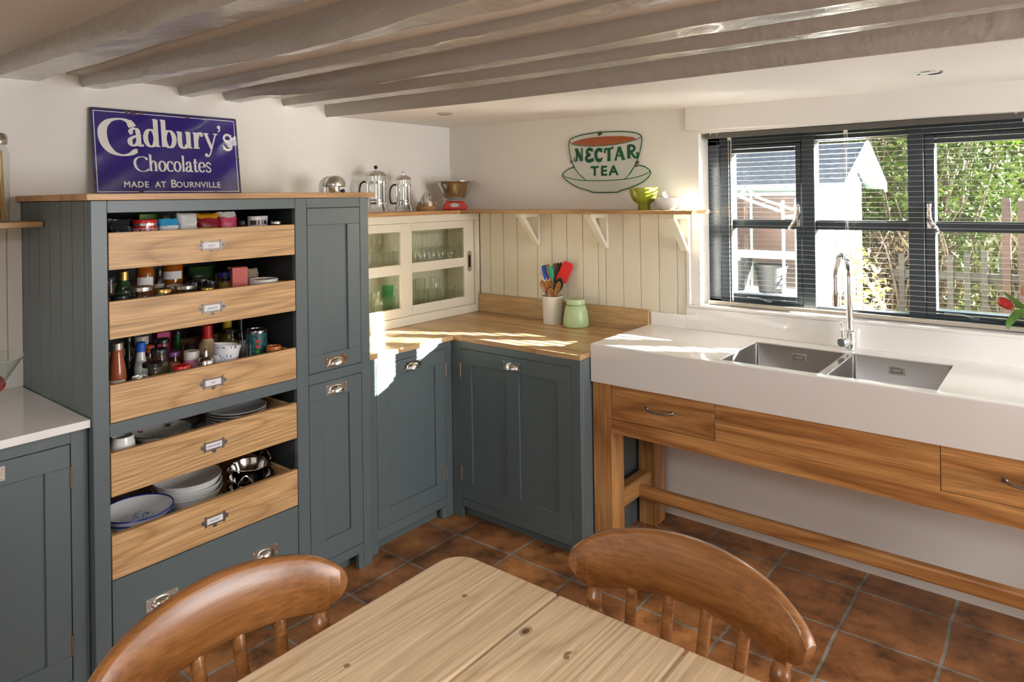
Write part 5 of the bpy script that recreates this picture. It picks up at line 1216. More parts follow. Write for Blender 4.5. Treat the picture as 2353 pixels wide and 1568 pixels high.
spatula('blue silicone spatula at the back left of the crock', (.015, -.012, .012), (-.032, -.012, .235), (-.040, -.014, .315), .030, .040, C(.02, .08, .50, .35), WSL)
spatula('green silicone spatula in the middle of the crock', (-.01, .0, .012), (.004, .006, .225), (-.012, .008, .310), .016, .024, C(.0, .34, .17, .35), WSL)
spatula('large red silicone spatula leaning right out of the crock', (-.03, -.005, .012), (.046, .002, .225), (.092, .004, .330), .062, .060, C(.60, .012, .010, .35), thin_glass('clear_handle', (.85, .88, .88), 1.5), .008, 'spatula', .006)
wk = thing('balloon_whisk', 'steel whisk handle loop at the far left of the crock', 'whisk', tuple(UP(.02, -.02, .012)), 'tools in the utensil crock')
b = MB(); b.tube([UP(.02, -.02, .012), UP(-.05, -.024, .25)], .0035, 8); q = UP(-.058, -.025, .278); lp_ = [q + TR * (.010 * cos(a * pi / 8)) + Vector((0, 0, .019 * sin(a * pi / 8))) for a in range(16)]; b.tube(lp_, .0016, 6, closed=True)
q = UP(-.038, -.026, .275); lp_ = [q + TR * (.009 * cos(a * pi / 8)) + Vector((0, 0, .019 * sin(a * pi / 8))) for a in range(16)]; b.tube(lp_, .0014, 6, closed=True); b.tube([UP(.01, -.02, .05), UP(-.036, -.026, .258)], .0025, 6); b.build('wire_handle', STEELP, wk)

c = (1.015, -.1085)
gj = thing('storage_jar', 'pale green lidded storage jar beside the utensil crock', 'jar', (c[0], c[1], zc_)); PG = pm('pale_green_enamel', (.43, .56, .30), .35)
b = MB(); b.lathe([(0, 0), (.060, 0), (.066, .004), (.068, .014), (.066, .05), (.060, .085), (.052, .110), (.046, .116), (0, .116)], (c[0], c[1], zc_), 36); b.build('body', PG, gj, smooth=50)
b = MB(); b.lathe([(0, .1185), (.048, .1185), (.050, .120), (.0505, .141), (.048, .146), (.038, .148), (0, .147)], (c[0], c[1], zc_), 36); b.build('lid', PG, gj, smooth=40)

# ------------------------------------------------------------------ left edge: spaghetti jar and fruit bowl
c = (.125, -2.427); zb = 1.5277
sj = thing('spaghetti_jar', 'tall glass jar of spaghetti with steel lid on the left wall shelf', 'jar', (c[0], c[1], zb))
b = MB(); b.lathe([(0, .0), (.044, .0), (.050, .006), (.051, .24), (.046, .258), (.040, .264), (.040, .272)], (c[0], c[1], zb), 24); b.build('glass', JARGLASS, sj, smooth=50)
b = MB(); b.lathe([(0, .272), (.046, .272), (.047, .276), (.047, .300), (.042, .310), (.02, .315), (0, .315)], (c[0], c[1], zb), 24); b.build('lid', SATIN, sj)
b = MB(); rr_ = random.Random(5)
for i in range(70):
    a, r0, a2, r1 = rr_.uniform(0, 6.28), .043 * sqrt(rr_.random()), rr_.uniform(0, 6.28), .042 * sqrt(rr_.random())
    b.tube([(c[0] + r0 * cos(a), c[1] + r0 * sin(a), zb + .008), (c[0] + r1 * cos(a2) * .6 + r0 * cos(a) * .4, c[1] + r1 * sin(a2) * .6 + r0 * sin(a) * .4, zb + rr_.uniform(.225, .255))], .0014, 5)
b.build('spaghetti', C(.62, .38, .12, .5), sj); sj.children[-1]['kind'] = 'stuff'
c = (.330, -2.555); zb = .9103
b = MB(); b.lathe([(0, 0), (.045, 0), (.048, .004), (.05, .012), (.10, .098), (.156, .184), (.154, .185), (.098, .10), (.046, .016), (0, .012)], (c[0], c[1], zb), 40)
tag(b.build('glass_fruit_bowl', JARGLASS, org=(c[0], c[1], zb), smooth=60), 'conical clear glass fruit bowl on the left white worktop', 'bowl')
TOM = pm('tomato_skin', (.36, .022, .012), .18)
for (x, y, z, s, l) in ((.335, -2.485, 1.005, .036, 'dark red tomato lying in the clear glass fruit bowl'),):
    t = thing('tomato', l, 'tomato', (x, y, z))
    b = MB(); b.sphere((x, y, z), s, 16, 10, 0, (1, 1, .86)); b.build('flesh', TOM, t)
    b = MB()
    for k in range(5): a = k * 1.257; b.add([(x, y, z + s * .87), (x + .014 * cos(a - .25), y + .014 * sin(a - .25), z + s * .87), (x + .022 * cos(a), y + .022 * sin(a), z + s * .80), (x + .014 * cos(a + .25), y + .014 * sin(a + .25), z + s * .87)], [(0, 1, 2, 3)])
    b.tube([(x, y, z + s * .8), (x + .004, y, z + s * 1.08)], .002, 6); b.build('calyx', C(.07, .16, .03, .6), t)

# ------------------------------------------------------------------ tulips in a vase at the right edge
c = (3.02, -.235); zb = ZS + .0003
vs_ = thing('glass_vase', 'glass vase of red tulips at the right edge of the sink worktop', 'vase', (c[0], c[1], zb))
b = MB(); b.lathe([(0, .0), (.038, .0), (.042, .006), (.036, .06), (.034, .10), (.046, .155), (.044, .155), (.032, .10), (.034, .06), (.036, .012), (0, .01)], (c[0], c[1], zb), 24); b.build('glass', JARGLASS, vs_, smooth=60)
LEAFT = pm('tulip_leaf', (.10, .22, .035), .4, var=.35, vs=20); PET = pm('tulip_petal', (.62, .025, .012), .4, var=.2, vs=20); STEMT = pm('tulip_stem', (.20, .33, .08), .45)
def tulip(label, tip, mid, head_ax):
    t = thing('tulip', label, 'tulip', (c[0], c[1], zb + .02), 'tulips in the glass vase')
    P = spline([(c[0], c[1], zb + .02), (c[0] + (mid[0] - c[0]) * .3, c[1] + (mid[1] - c[1]) * .3, zb + .13), mid, tip], 6)
    b = MB(); b.tube(P, .0035, 8); b.build('stem', STEMT, t)
    ax = Vector(head_ax).normalized(); s1 = ax.cross(Vector((0, 1, .3))).normalized(); s2 = ax.cross(s1)
    b = MB()
    for k in range(6):
        a = k * pi / 3 + (.5 if k % 2 else 0); rr = .0155 if k % 2 else .018; n = 7; bs = len(b.v)
        for i in range(n):
            v = i / (n - 1); rad = rr * sin(pi * min(1, .12 + v * .80)) ** .7; w = (.52 if v < .7 else .52 * (1 - (v - .7) / .32))
            for j in (-1, 0, 1):
                aa = a + j * w; q = Vector(tip) + ax * (.052 * v) + (s1 * cos(aa) + s2 * sin(aa)) * rad; b.v.append(tuple(q))
        for i in range(n - 1):
            for j in range(2): o = bs + i * 3 + j; b.face((o, o + 1, o + 4, o + 3))
    b.build('flower', PET, t, smooth=60)
    return t
def leafblade(parent, pts, w, fold=.25):
    P = spline(pts, 7); n = len(P); b = MB()
    for i, p in enumerate(P):
        tdir = (P[min(n - 1, i + 1)] - P[max(0, i - 1)]).normalized(); s = tdir.cross(Vector((.55, -.8, .25))).normalized(); ww = w * sin(pi * min(1, (i + .6) / n)) ** .7
        up = s.cross(tdir)
        b.v += [tuple(p - s * ww + up * ww * fold), tuple(p), tuple(p + s * ww + up * ww * fold)]
    for i in range(n - 1):
        for j in range(2): o = i * 3 + j; b.face((o, o + 1, o + 4, o + 3))
    o = b.build('leaf', LEAFT, parent, smooth=60); md = o.modifiers.new('thickness', 'SOLIDIFY'); md.thickness = .0008
t1 = tulip('red tulip hanging furthest left out of the vase', (2.896, -.19, 1.178), (2.955, -.215, 1.14), (-.75, .25, .55))
leafblade(t1, [(3.01, -.235, 1.09), (2.965, -.215, 1.15), (2.925, -.20, 1.185), (2.872, -.18, 1.232)], .013)
leafblade(t1, [(3.0, -.24, 1.10), (2.955, -.23, 1.168), (2.915, -.225, 1.165), (2.888, -.22, 1.13), (2.886, -.22, 1.108)], .014)
t2 = tulip('red tulip standing upright near the photo edge', (2.953, -.20, 1.215), (2.985, -.22, 1.15), (-.45, .2, .85))
leafblade(t2, [(3.02, -.24, 1.09), (2.975, -.225, 1.16), (2.945, -.215, 1.21), (2.928, -.205, 1.262)], .014)
leafblade(t2, [(3.01, -.245, 1.08), (2.965, -.25, 1.10), (2.945, -.255, 1.06), (2.95, -.255, 1.03)], .015)
# ------------------------------------------------------------------ groceries: builders (local origin at the base centre)
def pack(name, label, cat, loc, group, rot=0.0):
    t = thing(name, label, cat, (0, 0, 0), group); t['_p'] = 0; del t['_p']
    return t, lambda: place(t, loc, (0, 0, rot))
def ring(b, r, z0, z1, a0=-1.35, a1=.55, n=16):
    bs = len(b.v)
    for i in range(n + 1):
        a = a0 + (a1 - a0) * i / n; b.v += [((r + .0006) * cos(a), (r + .0006) * sin(a), z0), ((r + .0006) * cos(a), (r + .0006) * sin(a), z1)]
    for i in range(n): k = bs + 2 * i; b.face((k, k + 2, k + 3, k + 1))
def glass_jar(name, label, loc, r, h, content, lid, group, lidh=.014, fill=.86, lab=None, labz=(.25, .62), lidr=.94, cat='jar', glass=None, neck=.86):
    t, done = pack(name, label, cat, loc, group)
    b = MB(); b.lathe([(0, 0), (r * .9, 0), (r, .004), (r, (h - lidh) * .84), (r * .97, (h - lidh) * .90), (r * neck, (h - lidh) * .97), (r * neck, h - lidh)], n=22); b.build('glass', glass or JARGLASS, t, smooth=50)
    if content is not None:
        b = MB(); f = fill * (h - lidh) * .9; b.lathe([(0, .003), (r * .88, .003), (r * .95, .006), (r * .95, f), (0, f)], n=20); b.build('contents', content, t)
    b = MB(); b.lathe([(0, h - lidh), (r * lidr, h - lidh), (r * lidr, h - .0022), (r * (lidr - .05), h), (r * (lidr - .12), h - .001), (0, h - .001)], n=24); b.build('lid', lid, t)
    if lab is not None:
        b = MB(); ring(b, r * 1.006, h * labz[0], h * labz[1]); b.build('label', lab, t)
    done(); return t
def bottle(name, label, loc, prof, body, cap, capz, capr, group, lab=None, labz=None, labr=None, cat='bottle', h=None):
    t, done = pack(name, label, cat, loc, group)
    b = MB(); b.lathe([(0, 0)] + prof + [(0, prof[-1][1])], n=20); b.build('body', body, t, smooth=50)
    b = MB(); b.lathe([(0, capz[0]), (capr, capz[0]), (capr, capz[1] - .002), (capr * .9, capz[1]), (0, capz[1])], n=18); b.build('cap', cap, t)
    if lab is not None:
        b = MB(); ring(b, labr, labz[0], labz[1]); b.build('label', lab, t)
    done(); return t
def tin(name, label, loc, r, h, body, rim, group, band=None, bandz=None, cat='tin', lidh=.008, arcs=((-1.2, .2),)):
    t, done = pack(name, label, cat, loc, group)
    b = MB(); b.lathe([(0, 0), (r, 0), (r, h - lidh), (0, h - lidh)], n=48); b.build('body', body, t)
    b = MB(); b.lathe([(0, h - lidh), (r * 1.02, h - lidh), (r * 1.03, h - .002), (r * 1.0, h), (r * .92, h), (r * .90, h - .004), (0, h - .004)], n=26); b.build('lid', rim, t)
    if band is not None:
        b = MB()
        for q in arcs: ring(b, r, *bandz, *q)
        b.build('label', band, t)
    done(); return t
def bag(name, label, loc, wx, wy, h, mat, group, seed, crumple=.10, band=None, bandz=(0.3, .75), rot=0.0, cat='bag', fold=True):
    t, done = pack(name, label, cat, loc, group, rot); r = random.Random(seed)
    def surf(z, k=1.0):
        f = z / h; sx, sy = wx, wy
        if fold and f > .74: g = (f - .74) / .26; sx = wx * (1 - .62 * g ** 1.3); sy = wy * (1 + .04 * g)
        P = []
        for i in range(28):
            a = 2 * pi * i / 28; c, s = cos(a), sin(a); e = .55
            x = sx * abs(c) ** e * (1 if c > 0 else -1); y = sy * abs(s) ** e * (1 if s > 0 else -1)
            w = 1 + crumple * (mnoise.noise(Vector((x * 45 + seed, y * 45, z * 55))) + .5 * mnoise.noise(Vector((x * 120 + seed, y * 120, z * 140)))) * (0.5 + f)
            P.append((x * w * k, y * w * k, z + (.006 * mnoise.noise(Vector((x * 60, y * 60, seed))) * f)))
        return P
    b = MB(); n = 28; zs = [h * i / 24 for i in range(25)]
    for z in zs: b.v += surf(z)
    for k in range(24):
        for i in range(n): j = (i + 1) % n; b.face((k * n + i, k * n + j, (k + 1) * n + j, (k + 1) * n + i))
    b.face(list(range(n))[::-1]); b.face([24 * n + i for i in range(n)])
    b.build('body', mat, t, smooth=45)
    if band is not None:
        b = MB(); z2 = [z for z in zs if bandz[0] - .01 <= z / h <= bandz[1] + .01]
        for z in z2: b.v += surf(z, 1.02)
        for k in range(len(z2) - 1):
            for i in range(n): j = (i + 1) % n; b.face((k * n + i, k * n + j, (k + 1) * n + j, (k + 1) * n + i))
        b.build('label', band, t, smooth=45)
    done(); return t
def carton(name, label, loc, sx, sy, h, mat, group, rot=0.0, face=None, cat='box'):
    t, done = pack(name, label, cat, loc, group, rot)
    b = MB(); b.box(-sx / 2, sx / 2, -sy / 2, sy / 2, 0, h); b.build('body', mat, t, bev=.0012, seg=1)
    if face: b = MB(); b.box(sx / 2, sx / 2 + .0005, -sy / 2 + .002, sy / 2 - .002, h * .15, h * .9); b.build('label', face, t)
    done(); return t
def dish(name, label, loc, r, h, mat, group, rimmat=None, foot=.62, cat='bowl', th=.003, flare=1.0, sx=1.0, sy=1.0, rot=0.0, tilt=0.0, rimw=.0022):
    t, done = pack(name, label, cat, loc, group)
    pr = [(0, 0), (r * foot, 0), (r * (foot + (1 - foot) * .55), h * .30), (r * .93, h * .68), (r, h - .001), (r - th * .5, h), (r - th, h - .001), (r * .93 - th, h * .68), (r * (foot + (1 - foot) * .5) - th, h * .34), (r * foot * .9, th), (0, th)]
    b = MB(); b.lathe(pr, n=36, sx=sx, sy=sy); b.build('body', mat, t, smooth=50)
    if rimmat:
        b = MB(); b.tube([((r - th * .4) * sx * cos(2 * pi * i / 36), (r - th * .4) * sy * sin(2 * pi * i / 36), h - .0005) for i in range(36)], rimw, 6, closed=True); b.build('rim', rimmat, t)
    done(); t.rotation_euler = (tilt, 0, rot); return t

def plate(name, label, loc, r, mat, group, rimmat=None, h=.016):
    t, done = pack(name, label, 'plate', loc, group)
    b = MB(); b.lathe([(0, 0), (r * .58, 0), (r * .62, .001), (r * .75, h * .45), (r * .99, h - .001), (r, h), (r * .985, h + .0015), (r * .74, h * .45 + .003), (r * .60, .004), (0, .0035)], n=40); b.build('body', mat, t, smooth=50)
    if rimmat:
        b = MB(); b.tube([(r * .992 * cos(2 * pi * i / 40), r * .992 * sin(2 * pi * i / 40), h + .0006) for i in range(40)], .0016, 6, closed=True); b.build('rim', rimmat, t)
    done(); return t

BLK_L = C(.015, .015, .016, .25); GOLDL = C(.55, .36, .10, .28, .9); SILVL = C(.62, .61, .58, .25, .9); CLEARP = thin_glass('crinkled_cellophane', (.66, .64, .60), 1.6, .12)
g1, g2, g3, g4, g5 = ['groceries in the top drawer', 'jars in the second drawer', 'jars and bottles in the third drawer', 'crockery in the fourth drawer', 'dishes in the fifth drawer']
# top drawer
Z = 1.388
bag('foil_bag', 'crumpled black foil bag at the left end of the top drawer', (.565, -2.192, Z), .034, .036, .145, pm('black_foil', (.05, .055, .06), .22, .5, bmp=.3, bs=50), g1, 3, .28, C(.62, .62, .60, .4), (.05, .55))
tt = tin('coffee_tin', 'silver coffee tin with red lid in the top drawer', (.585, -2.112, Z), .037, .142, C(.60, .60, .60, .25, .85), C(.55, .012, .015, .3), g1, C(.45, .01, .015, .35), (.090, .122), lidh=.012, arcs=((-1.98, -.34), (-.16, 1.5)))
def curved_text(parent, txt, size, r, z, mat, a0, sp=1.0):
    text_part(txt, size, mat, parent, lambda X, Y, Z_: ((r + .0005 + Z_) * cos(a0 + X / r), (r + .0005 + Z_) * sin(a0 + X / r), z + Y), 'lettering', .0001, sp)
def ctext(t, txt, size, r, z, mat, a0=-.45, sp=1.0):
    loc = t.location.copy(); o = None
    ORG[t.name] = Vector((0, 0, 0)); curved_text(t, txt, size, r, z, mat, a0, sp)
ctext(tt, 'KENCO', .0205, .0385, .106, PAPER, -1.16); ctext(tt, 'KENCO', .0205, .0385, .106, PAPER, .67)
carton('tea_box', 'bright green carton behind the coffee tin in the top drawer', (.40, -2.018, Z), .04, .085, .158, C(.20, .44, .06, .5), g1)
carton('tea_box', 'olive carton with dark print behind the blue bag in the top drawer', (.34, -1.975, Z), .03, .12, .150, C(.30, .33, .05, .5), g1)
bag('sugar_bag', 'bright blue and white sugar bag in the top drawer', (.565, -2.030, Z), .030, .032, .142, C(.04, .33, .62, .4), g1, 5, .14, C(.70, .71, .72, .5), (.0, .84))
bag('flour_bag', 'white paper flour bag with folded top in the top drawer', (.552, -1.956, Z), .034, .034, .160, C(.68, .67, .65, .6), g1, 8, .13)
bag('rice_bag', 'yellow bag with maroon label in the top drawer', (.525, -1.868, Z), .034, .042, .157, C(.62, .29, .012, .4), g1, 9, .11, C(.26, .015, .02, .4), (.66, .90))
bag('oat_bag', 'white and pink paper bag right of the maroon one in the top drawer', (.525, -1.786, Z), .032, .034, .160, C(.66, .64, .58, .5), g1, 13, .10, C(.62, .06, .13, .4), (.10, .88))
glass_jar('spice_jar', 'small dark jar under clear wrapper in the top drawer', (.548, -1.731, Z), .019, .126, C(.03, .02, .015, .5), BLK_L, g1)
bag('clear_bag', 'crumpled clear plastic bag behind the small dark jar in the top drawer', (.47, -1.735, Z), .028, .026, .150, CLEARP, g1, 17, .3)
PINKD = pm('pale_pink_dots', (.66, .60, .62), .5, var=.16, vs=70)
tin('cupcake_tub', 'white pink-dotted tub with black label in the top drawer', (.588, -1.703, Z), .026, .141, PINKD, C(.66, .64, .62, .4), g1, BLK_L, (.108, .126), 'tub', .004)
tin('cupcake_tub', 'pale pink-dotted tub nearer the right end of the top drawer', (.552, -1.654, Z), .025, .141, PINKD, C(.66, .62, .63, .4), g1, BLK_L, (.110, .126), 'tub', .004)
glass_jar('spice_jar', 'clear jar with steel lid at the right end of the top drawer', (.618, -1.630, Z), .021, .120, C(.10, .10, .05, .5), SILVL, g1, .010)
# second drawer
Z = 1.1655
glass_jar('spice_jar', 'slim spice jar with white label at the left end of the second drawer', (.552, -2.214, Z), .0165, .176, C(.34, .10, .035, .4), JARGLASS, g2, .02, .8, PAPER, (.42, .62))
bottle('olive_bottle', 'green bottle with gold cap at the left of the second drawer', (.50, -2.150, Z), [(.024, 0), (.025, .004), (.025, .120), (.021, .140), (.0155, .152), (.0155, .158)], C(.02, .055, .018, .12), GOLDL, (.156, .186), .0165, g2, C(.05, .13, .05, .4), (.04, .115), .0253)
glass_jar('jam_jar', 'wide jar with black lid at the front left of the second drawer', (.603, -2.200, Z), .032, .118, C(.08, .07, .05, .4), BLK_L, g2, .016)
glass_jar('jam_jar', 'large clear jar with silver lid in the second drawer', (.572, -2.122, Z), .038, .136, C(.33, .30, .19, .5), SILVL, g2, .014, .75)
AMB = C(.33, .085, .008, .06)
bottle('honey_jar', 'tall amber honey jar with white label in the second drawer', (.40, -2.035, Z), [(.029, 0), (.031, .004), (.031, .175), (.027, .187), (.026, .190)], AMB, GOLDL, (.190, .204), .027, g2, PAPER, (.118, .150), .0313)
glass_jar('jam_jar', 'small jar with brown lid behind the large clear jar in the second drawer', (.447, -2.100, Z), .022, .122, C(.22, .11, .05, .4), C(.19, .075, .035, .3), g2, .012)
glass_jar('jam_jar', 'low jar with gold lid left of the middle of the second drawer', (.552, -2.040, Z), .031, .118, C(.20, .17, .10, .4), GOLDL, g2, .016)
bottle('syrup_bottle', 'broad amber bottle with handwritten label in the second drawer', (.35, -1.912, Z), [(.036, 0), (.038, .004), (.038, .178), (.034, .188), (.020, .194), (.018, .198)], AMB, GOLDL, (.196, .205), .019, g2, PAPER, (.128, .158), .0383)
bottle('vinegar_bottle', 'narrow dark bottle with pale label between the amber bottles', (.405, -1.986, Z), [(.018, 0), (.019, .004), (.019, .12), (.009, .145), (.009, .165)], C(.02, .016, .014, .1), BLK_L, (.160, .178), .0105, g2, C(.55, .55, .5, .5), (.06, .12), .0193)
glass_jar('jam_jar', 'jar with white rimmed lid behind the silver-lidded jar in the second drawer', (.468, -1.957, Z), .032, .116, C(.16, .12, .08, .4), C(.66, .65, .62, .35), g2, .012)
glass_jar('jam_jar', 'jar of red peppers with silver lid in the second drawer', (.552, -1.962, Z), .037, .122, C(.30, .035, .025, .3), SILVL, g2, .013, .8)
glass_jar('jam_jar', 'tall jar with shiny black lid in the middle of the second drawer', (.447, -1.876, Z), .027, .120, C(.05, .03, .03, .3), BLK_L, g2, .018)
glass_jar('jam_jar', 'jar with silver lid at the back of the second drawer', (.36, -1.800, Z), .033, .118, C(.14, .02, .03, .3), SILVL, g2, .012)
tin('black_tin', 'small black tin beside the mustard jar in the second drawer', (.505, -1.842, Z), .0245, .121, C(.016, .018, .022, .2), BLK_L, g2)
glass_jar('jam_jar', 'small jar with pink-topped gold lid at the front of the second drawer', (.585, -1.893, Z), .024, .108, C(.26, .06, .06, .4), GOLDL, g2, .012)
t = glass_jar('mustard_jar', 'mustard jar with deep blue lid in the second drawer', (.468, -1.757, Z), .036, .148, C(.45, .27, .045, .45), C(.012, .025, .22, .25), g2, .022, .95)
carton('tea_box', 'coral red carton standing in the second drawer', (.562, -1.757, Z), .052, .056, .170, C(.56, .12, .10, .5), g2, -.35)
bag('crisp_packet', 'dark green packet at the back of the second drawer', (.20, -1.722, Z), .03, .055, .150, C(.03, .09, .02, .35), g2, 21, .12)
bag('clear_bag', 'clear bag of beige pasta at the right of the second drawer', (.445, -1.645, Z), .030, .028, .146, C(.42, .32, .22, .5), g2, 23, .25)
bag('clear_bag', 'crumpled clear bag at the back right of the second drawer', (.29, -1.640, Z), .03, .03, .155, CLEARP, g2, 25, .35)
tin('ice_cream_tub', 'white lidded tub at the right end of the second drawer', (.578, -1.665, Z), .055, .117, C(.02, .03, .13, .4), C(.72, .70, .66, .3), g2, None, None, 'tub', .018)
# third drawer
Z = .8985
bottle('sauce_bottle', 'tomato sauce bottle with silver lid at the left end of the third drawer', (.582, -2.205, Z), [(.027, 0), (.028, .004), (.028, .11), (.024, .15), (.018, .185), (.0175, .205)], C(.30, .075, .03, .1), SILVL, (.203, .226), .020, g3, C(.66, .64, .60, .5), (.02, .105), .0283)
bottle('wine_bottle', 'slim black wine bottle at the left of the third drawer', (.45, -2.115, Z), [(.019, 0), (.020, .004), (.020, .12), (.010, .155), (.009, .20)], C(.012, .012, .014, .08), BLK_L, (.196, .216), .0105, g3)
bottle('vinegar_bottle', 'clear bottle with bright blue cap in the third drawer', (.50, -2.095, Z), [(.021, 0), (.022, .004), (.022, .11), (.015, .145), (.0125, .17)], C(.50, .52, .50, .08), C(.01, .10, .50, .3), (.165, .198), .0155, g3, C(.62, .62, .60, .5), (.01, .07), .0223)
tin('food_can', 'low white can at the front left of the third drawer', (.616, -2.147, Z), .0255, .106, C(.62, .62, .60, .4), SILVL, g3)
t = glass_jar('pickle_jar', 'jar with black patterned lid at the front of the third drawer', (.582, -2.092, Z), .033, .138, C(.20, .21, .13, .3), BLK_L, g3, .014, .7, C(.02, .02, .02, .4), (.35, .72))
ctext(t, 'woods', .020, .0335, .076, C(.62, .55, .38, .5), .2)
glass_jar('jam_jar', 'jar with black lid and yellow label in the third drawer', (.502, -2.033, Z), .030, .165, C(.22, .19, .12, .3), BLK_L, g3, .016, .85, C(.55, .42, .04, .5), (.25, .48))
glass_jar('jam_jar', 'jar with translucent lid at the back left of the third drawer', (.35, -2.030, Z), .027, .192, C(.26, .13, .05, .4), C(.46, .43, .40, .3), g3, .03, .8)
glass_jar('jam_jar', 'amber jar with black lid below the pink box in the third drawer', (.38, -1.968, Z), .028, .174, C(.35, .14, .05, .3), BLK_L, g3, .015)
t = carton('tea_box', 'pink and purple carton at the back of the third drawer', (.25, -1.905, Z), .05, .066, .178, C(.50, .04, .16, .5), g3, 0, C(.40, .02, .06, .5))
glass_jar('spice_jar', 'small jar with orange-red lid behind the blue-capped bottle', (.42, -2.035, Z), .021, .165, C(.40, .08, .02, .4), C(.66, .09, .012, .3), g3, .022)
glass_jar('pickle_jar', 'jar with purple lid and green label in the third drawer', (.48, -1.972, Z), .0235, .140, C(.32, .15, .05, .4), C(.14, .03, .15, .3), g3, .016, .9, C(.04, .26, .05, .5), (.28, .56))
t = glass_jar('cream_tub', 'pink tub with white lid in the middle of the third drawer', (.523, -1.926, Z), .028, .140, None, C(.62, .60, .56, .4), g3, .030, .9, C(.52, .20, .30, .5), (.02, .78), glass=C(.52, .20, .30, .4))
glass_jar('jam_jar', 'low jar with bright red lid at the front of the third drawer', (.602, -2.000, Z), .031, .113, C(.25, .10, .06, .4), C(.66, .02, .018, .25), g3, .022)
bottle('olive_bottle', 'dark green bottle at the back of the third drawer', (.30, -1.872, Z), [(.0155, 0), (.016, .003), (.016, .13), (.012, .16), (.012, .17)], C(.01, .08, .02, .08), BLK_L, (.168, .182), .013, g3, C(.30, .10, .03, .5), (.06, .10), .0163)
t, done = pack('storage_jar', 'round black and clear storage jar at the back of the third drawer', 'jar', (.33, -1.828, Z), g3)
b = MB(); b.lathe([(0, 0), (.026, 0), (.032, .02), (.034, .09), (.032, .14), (.024, .168), (.012, .178), (0, .18)], n=22); b.build('glass', JARGLASS, t, smooth=60)
b = MB(); b.lathe([(0, .004), (.024, .004), (.030, .02), (.032, .09), (.028, .12), (0, .12)], n=22); b.build('contents', C(.05, .025, .02, .3), t); done()
bottle('mayonnaise_bottle', 'squeezy mayonnaise bottle with red cap in the third drawer', (.42, -1.812, Z), [(.032, 0), (.034, .006), (.034, .10), (.030, .13), (.018, .155)], C(.60, .42, .23, .3), C(.50, .012, .012, .3), (.155, .206), .0185, g3, C(.45, .34, .22, .4), (.03, .095), .0345)
bottle('oil_bottle', 'yellow-capped oil bottle at the back right of the third drawer', (.30, -1.665, Z), [(.022, 0), (.023, .004), (.023, .14), (.016, .165)], C(.40, .26, .03, .1), C(.58, .40, .02, .3), (.163, .19), .019, g3)
glass_jar('jam_jar', 'jar with black lid and large white label in the third drawer', (.42, -1.716, Z), .034, .176, C(.30, .22, .08, .3), BLK_L, g3, .016, .9, C(.66, .64, .63, .5), (.08, .62))
BW = pm('blue_sprig_china', (.78, .79, .82), .15)
def sprig(parent, r0, z0, r1, z1, seed, n=9, col=None):
    rr = random.Random(seed); b = MB()
    for i in range(n):
        a = rr.uniform(0, 2 * pi) if n > 12 else (-1.6 + 2.6 * i / n); v = rr.uniform(.25, .75)
        for k in range(4):
            a2 = a + rr.uniform(-.14, .14); v2 = min(.9, max(.1, v + rr.uniform(-.22, .22))); s = rr.uniform(.0028, .0068)
            r = r0 + (r1 - r0) * v2 + .0012; z = z0 + (z1 - z0) * v2
            p = Vector((r * cos(a2), r * sin(a2), z)); tg = Vector((-sin(a2), cos(a2), 0)); up = Vector((0, 0, 1)); an = rr.uniform(0, 3)
            e1 = tg * cos(an) + up * sin(an); e2 = up * cos(an) - tg * sin(an)
            b.add([p - e1 * s, p - e2 * s * .5, p + e1 * s, p + e2 * s * .5], [(0, 1, 2, 3)])
    b.build('painted_sprig', col or C(.02, .05, .32, .3), parent, smooth=0)
for i, (dz, l, tl_) in enumerate(((.0, 'lowest blue-sprigged white bowl of the stack in the third drawer', 0), (.030, 'middle blue-sprigged white bowl of the stack in the third drawer', 0), (.060, 'top tilted blue-sprigged white bowl of the stack in the third drawer', .16))):
    h = .062 if i < 2 else .064
    t = dish('china_bowl', l, (.572, -1.822, Z + .028 + dz), .050, h, BW, g3, None, .55, tilt=-tl_); ORG[t.name] = Vector((0, 0, 0)); sprig(t, .037, h * .30, .050, h, 30 + i)
dish('china_bowl', 'plain white bowl under the blue-sprigged stack in the third drawer', (.572, -1.822, Z), .046, .045, WHITE, g3)
t, done = pack('spirit_measure', 'domed steel lid with tall spout in the middle of the third drawer', 'steel lid', (.588, -1.905, Z), g3)
b = MB(); b.lathe([(0, 0), (.028, 0), (.029, .06), (.030, .085), (.031, .088), (.027, .092), (.027, .108), (.022, .118), (.007, .122), (.006, .15), (.004, .152), (0, .152)], n=24); b.build('body', STEELP, t, smooth=50); done()
bottle('wine_bottle', 'dark bottle with white label at the back right of the third drawer', (.35, -1.632, Z), [(.020, 0), (.021, .004), (.021, .12), (.010, .155), (.009, .19)], C(.014, .014, .016, .08), BLK_L, (.186, .206), .0105, g3, C(.5, .5, .48, .5), (.03, .11), .0213)
TEAL = pm('teal_patterned_tin', (.02, .10, .105), .35, var=.9, vs=90)
t = tin('cocoa_tin', 'black and teal cocoa tin with shiny lid at the right of the third drawer', (.53, -1.668, Z), .041, .180, TEAL, C(.20, .20, .20, .2, .9), g3, C(.012, .02, .022, .4), (.05, .075), lidh=.014)
ORG[t.name] = Vector((0, 0, 0))
for i, c in enumerate((C(.55, .02, .02, .4), C(.60, .03, .02, .4), C(.10, .35, .05, .4), C(.55, .33, .02, .4))):
    b = MB(); a = -.42; r = .0416; z = .138 - i * .020; b.prism([(.007 * cos(q * pi / 6), .007 * sin(q * pi / 6)) for q in range(12)], lambda p, h_: ((r + h_) * cos(a + p[0] / r), (r + h_) * sin(a + p[0] / r), z + p[1]), 0, .0004); b.build('colour_dot', c, t, smooth=0)
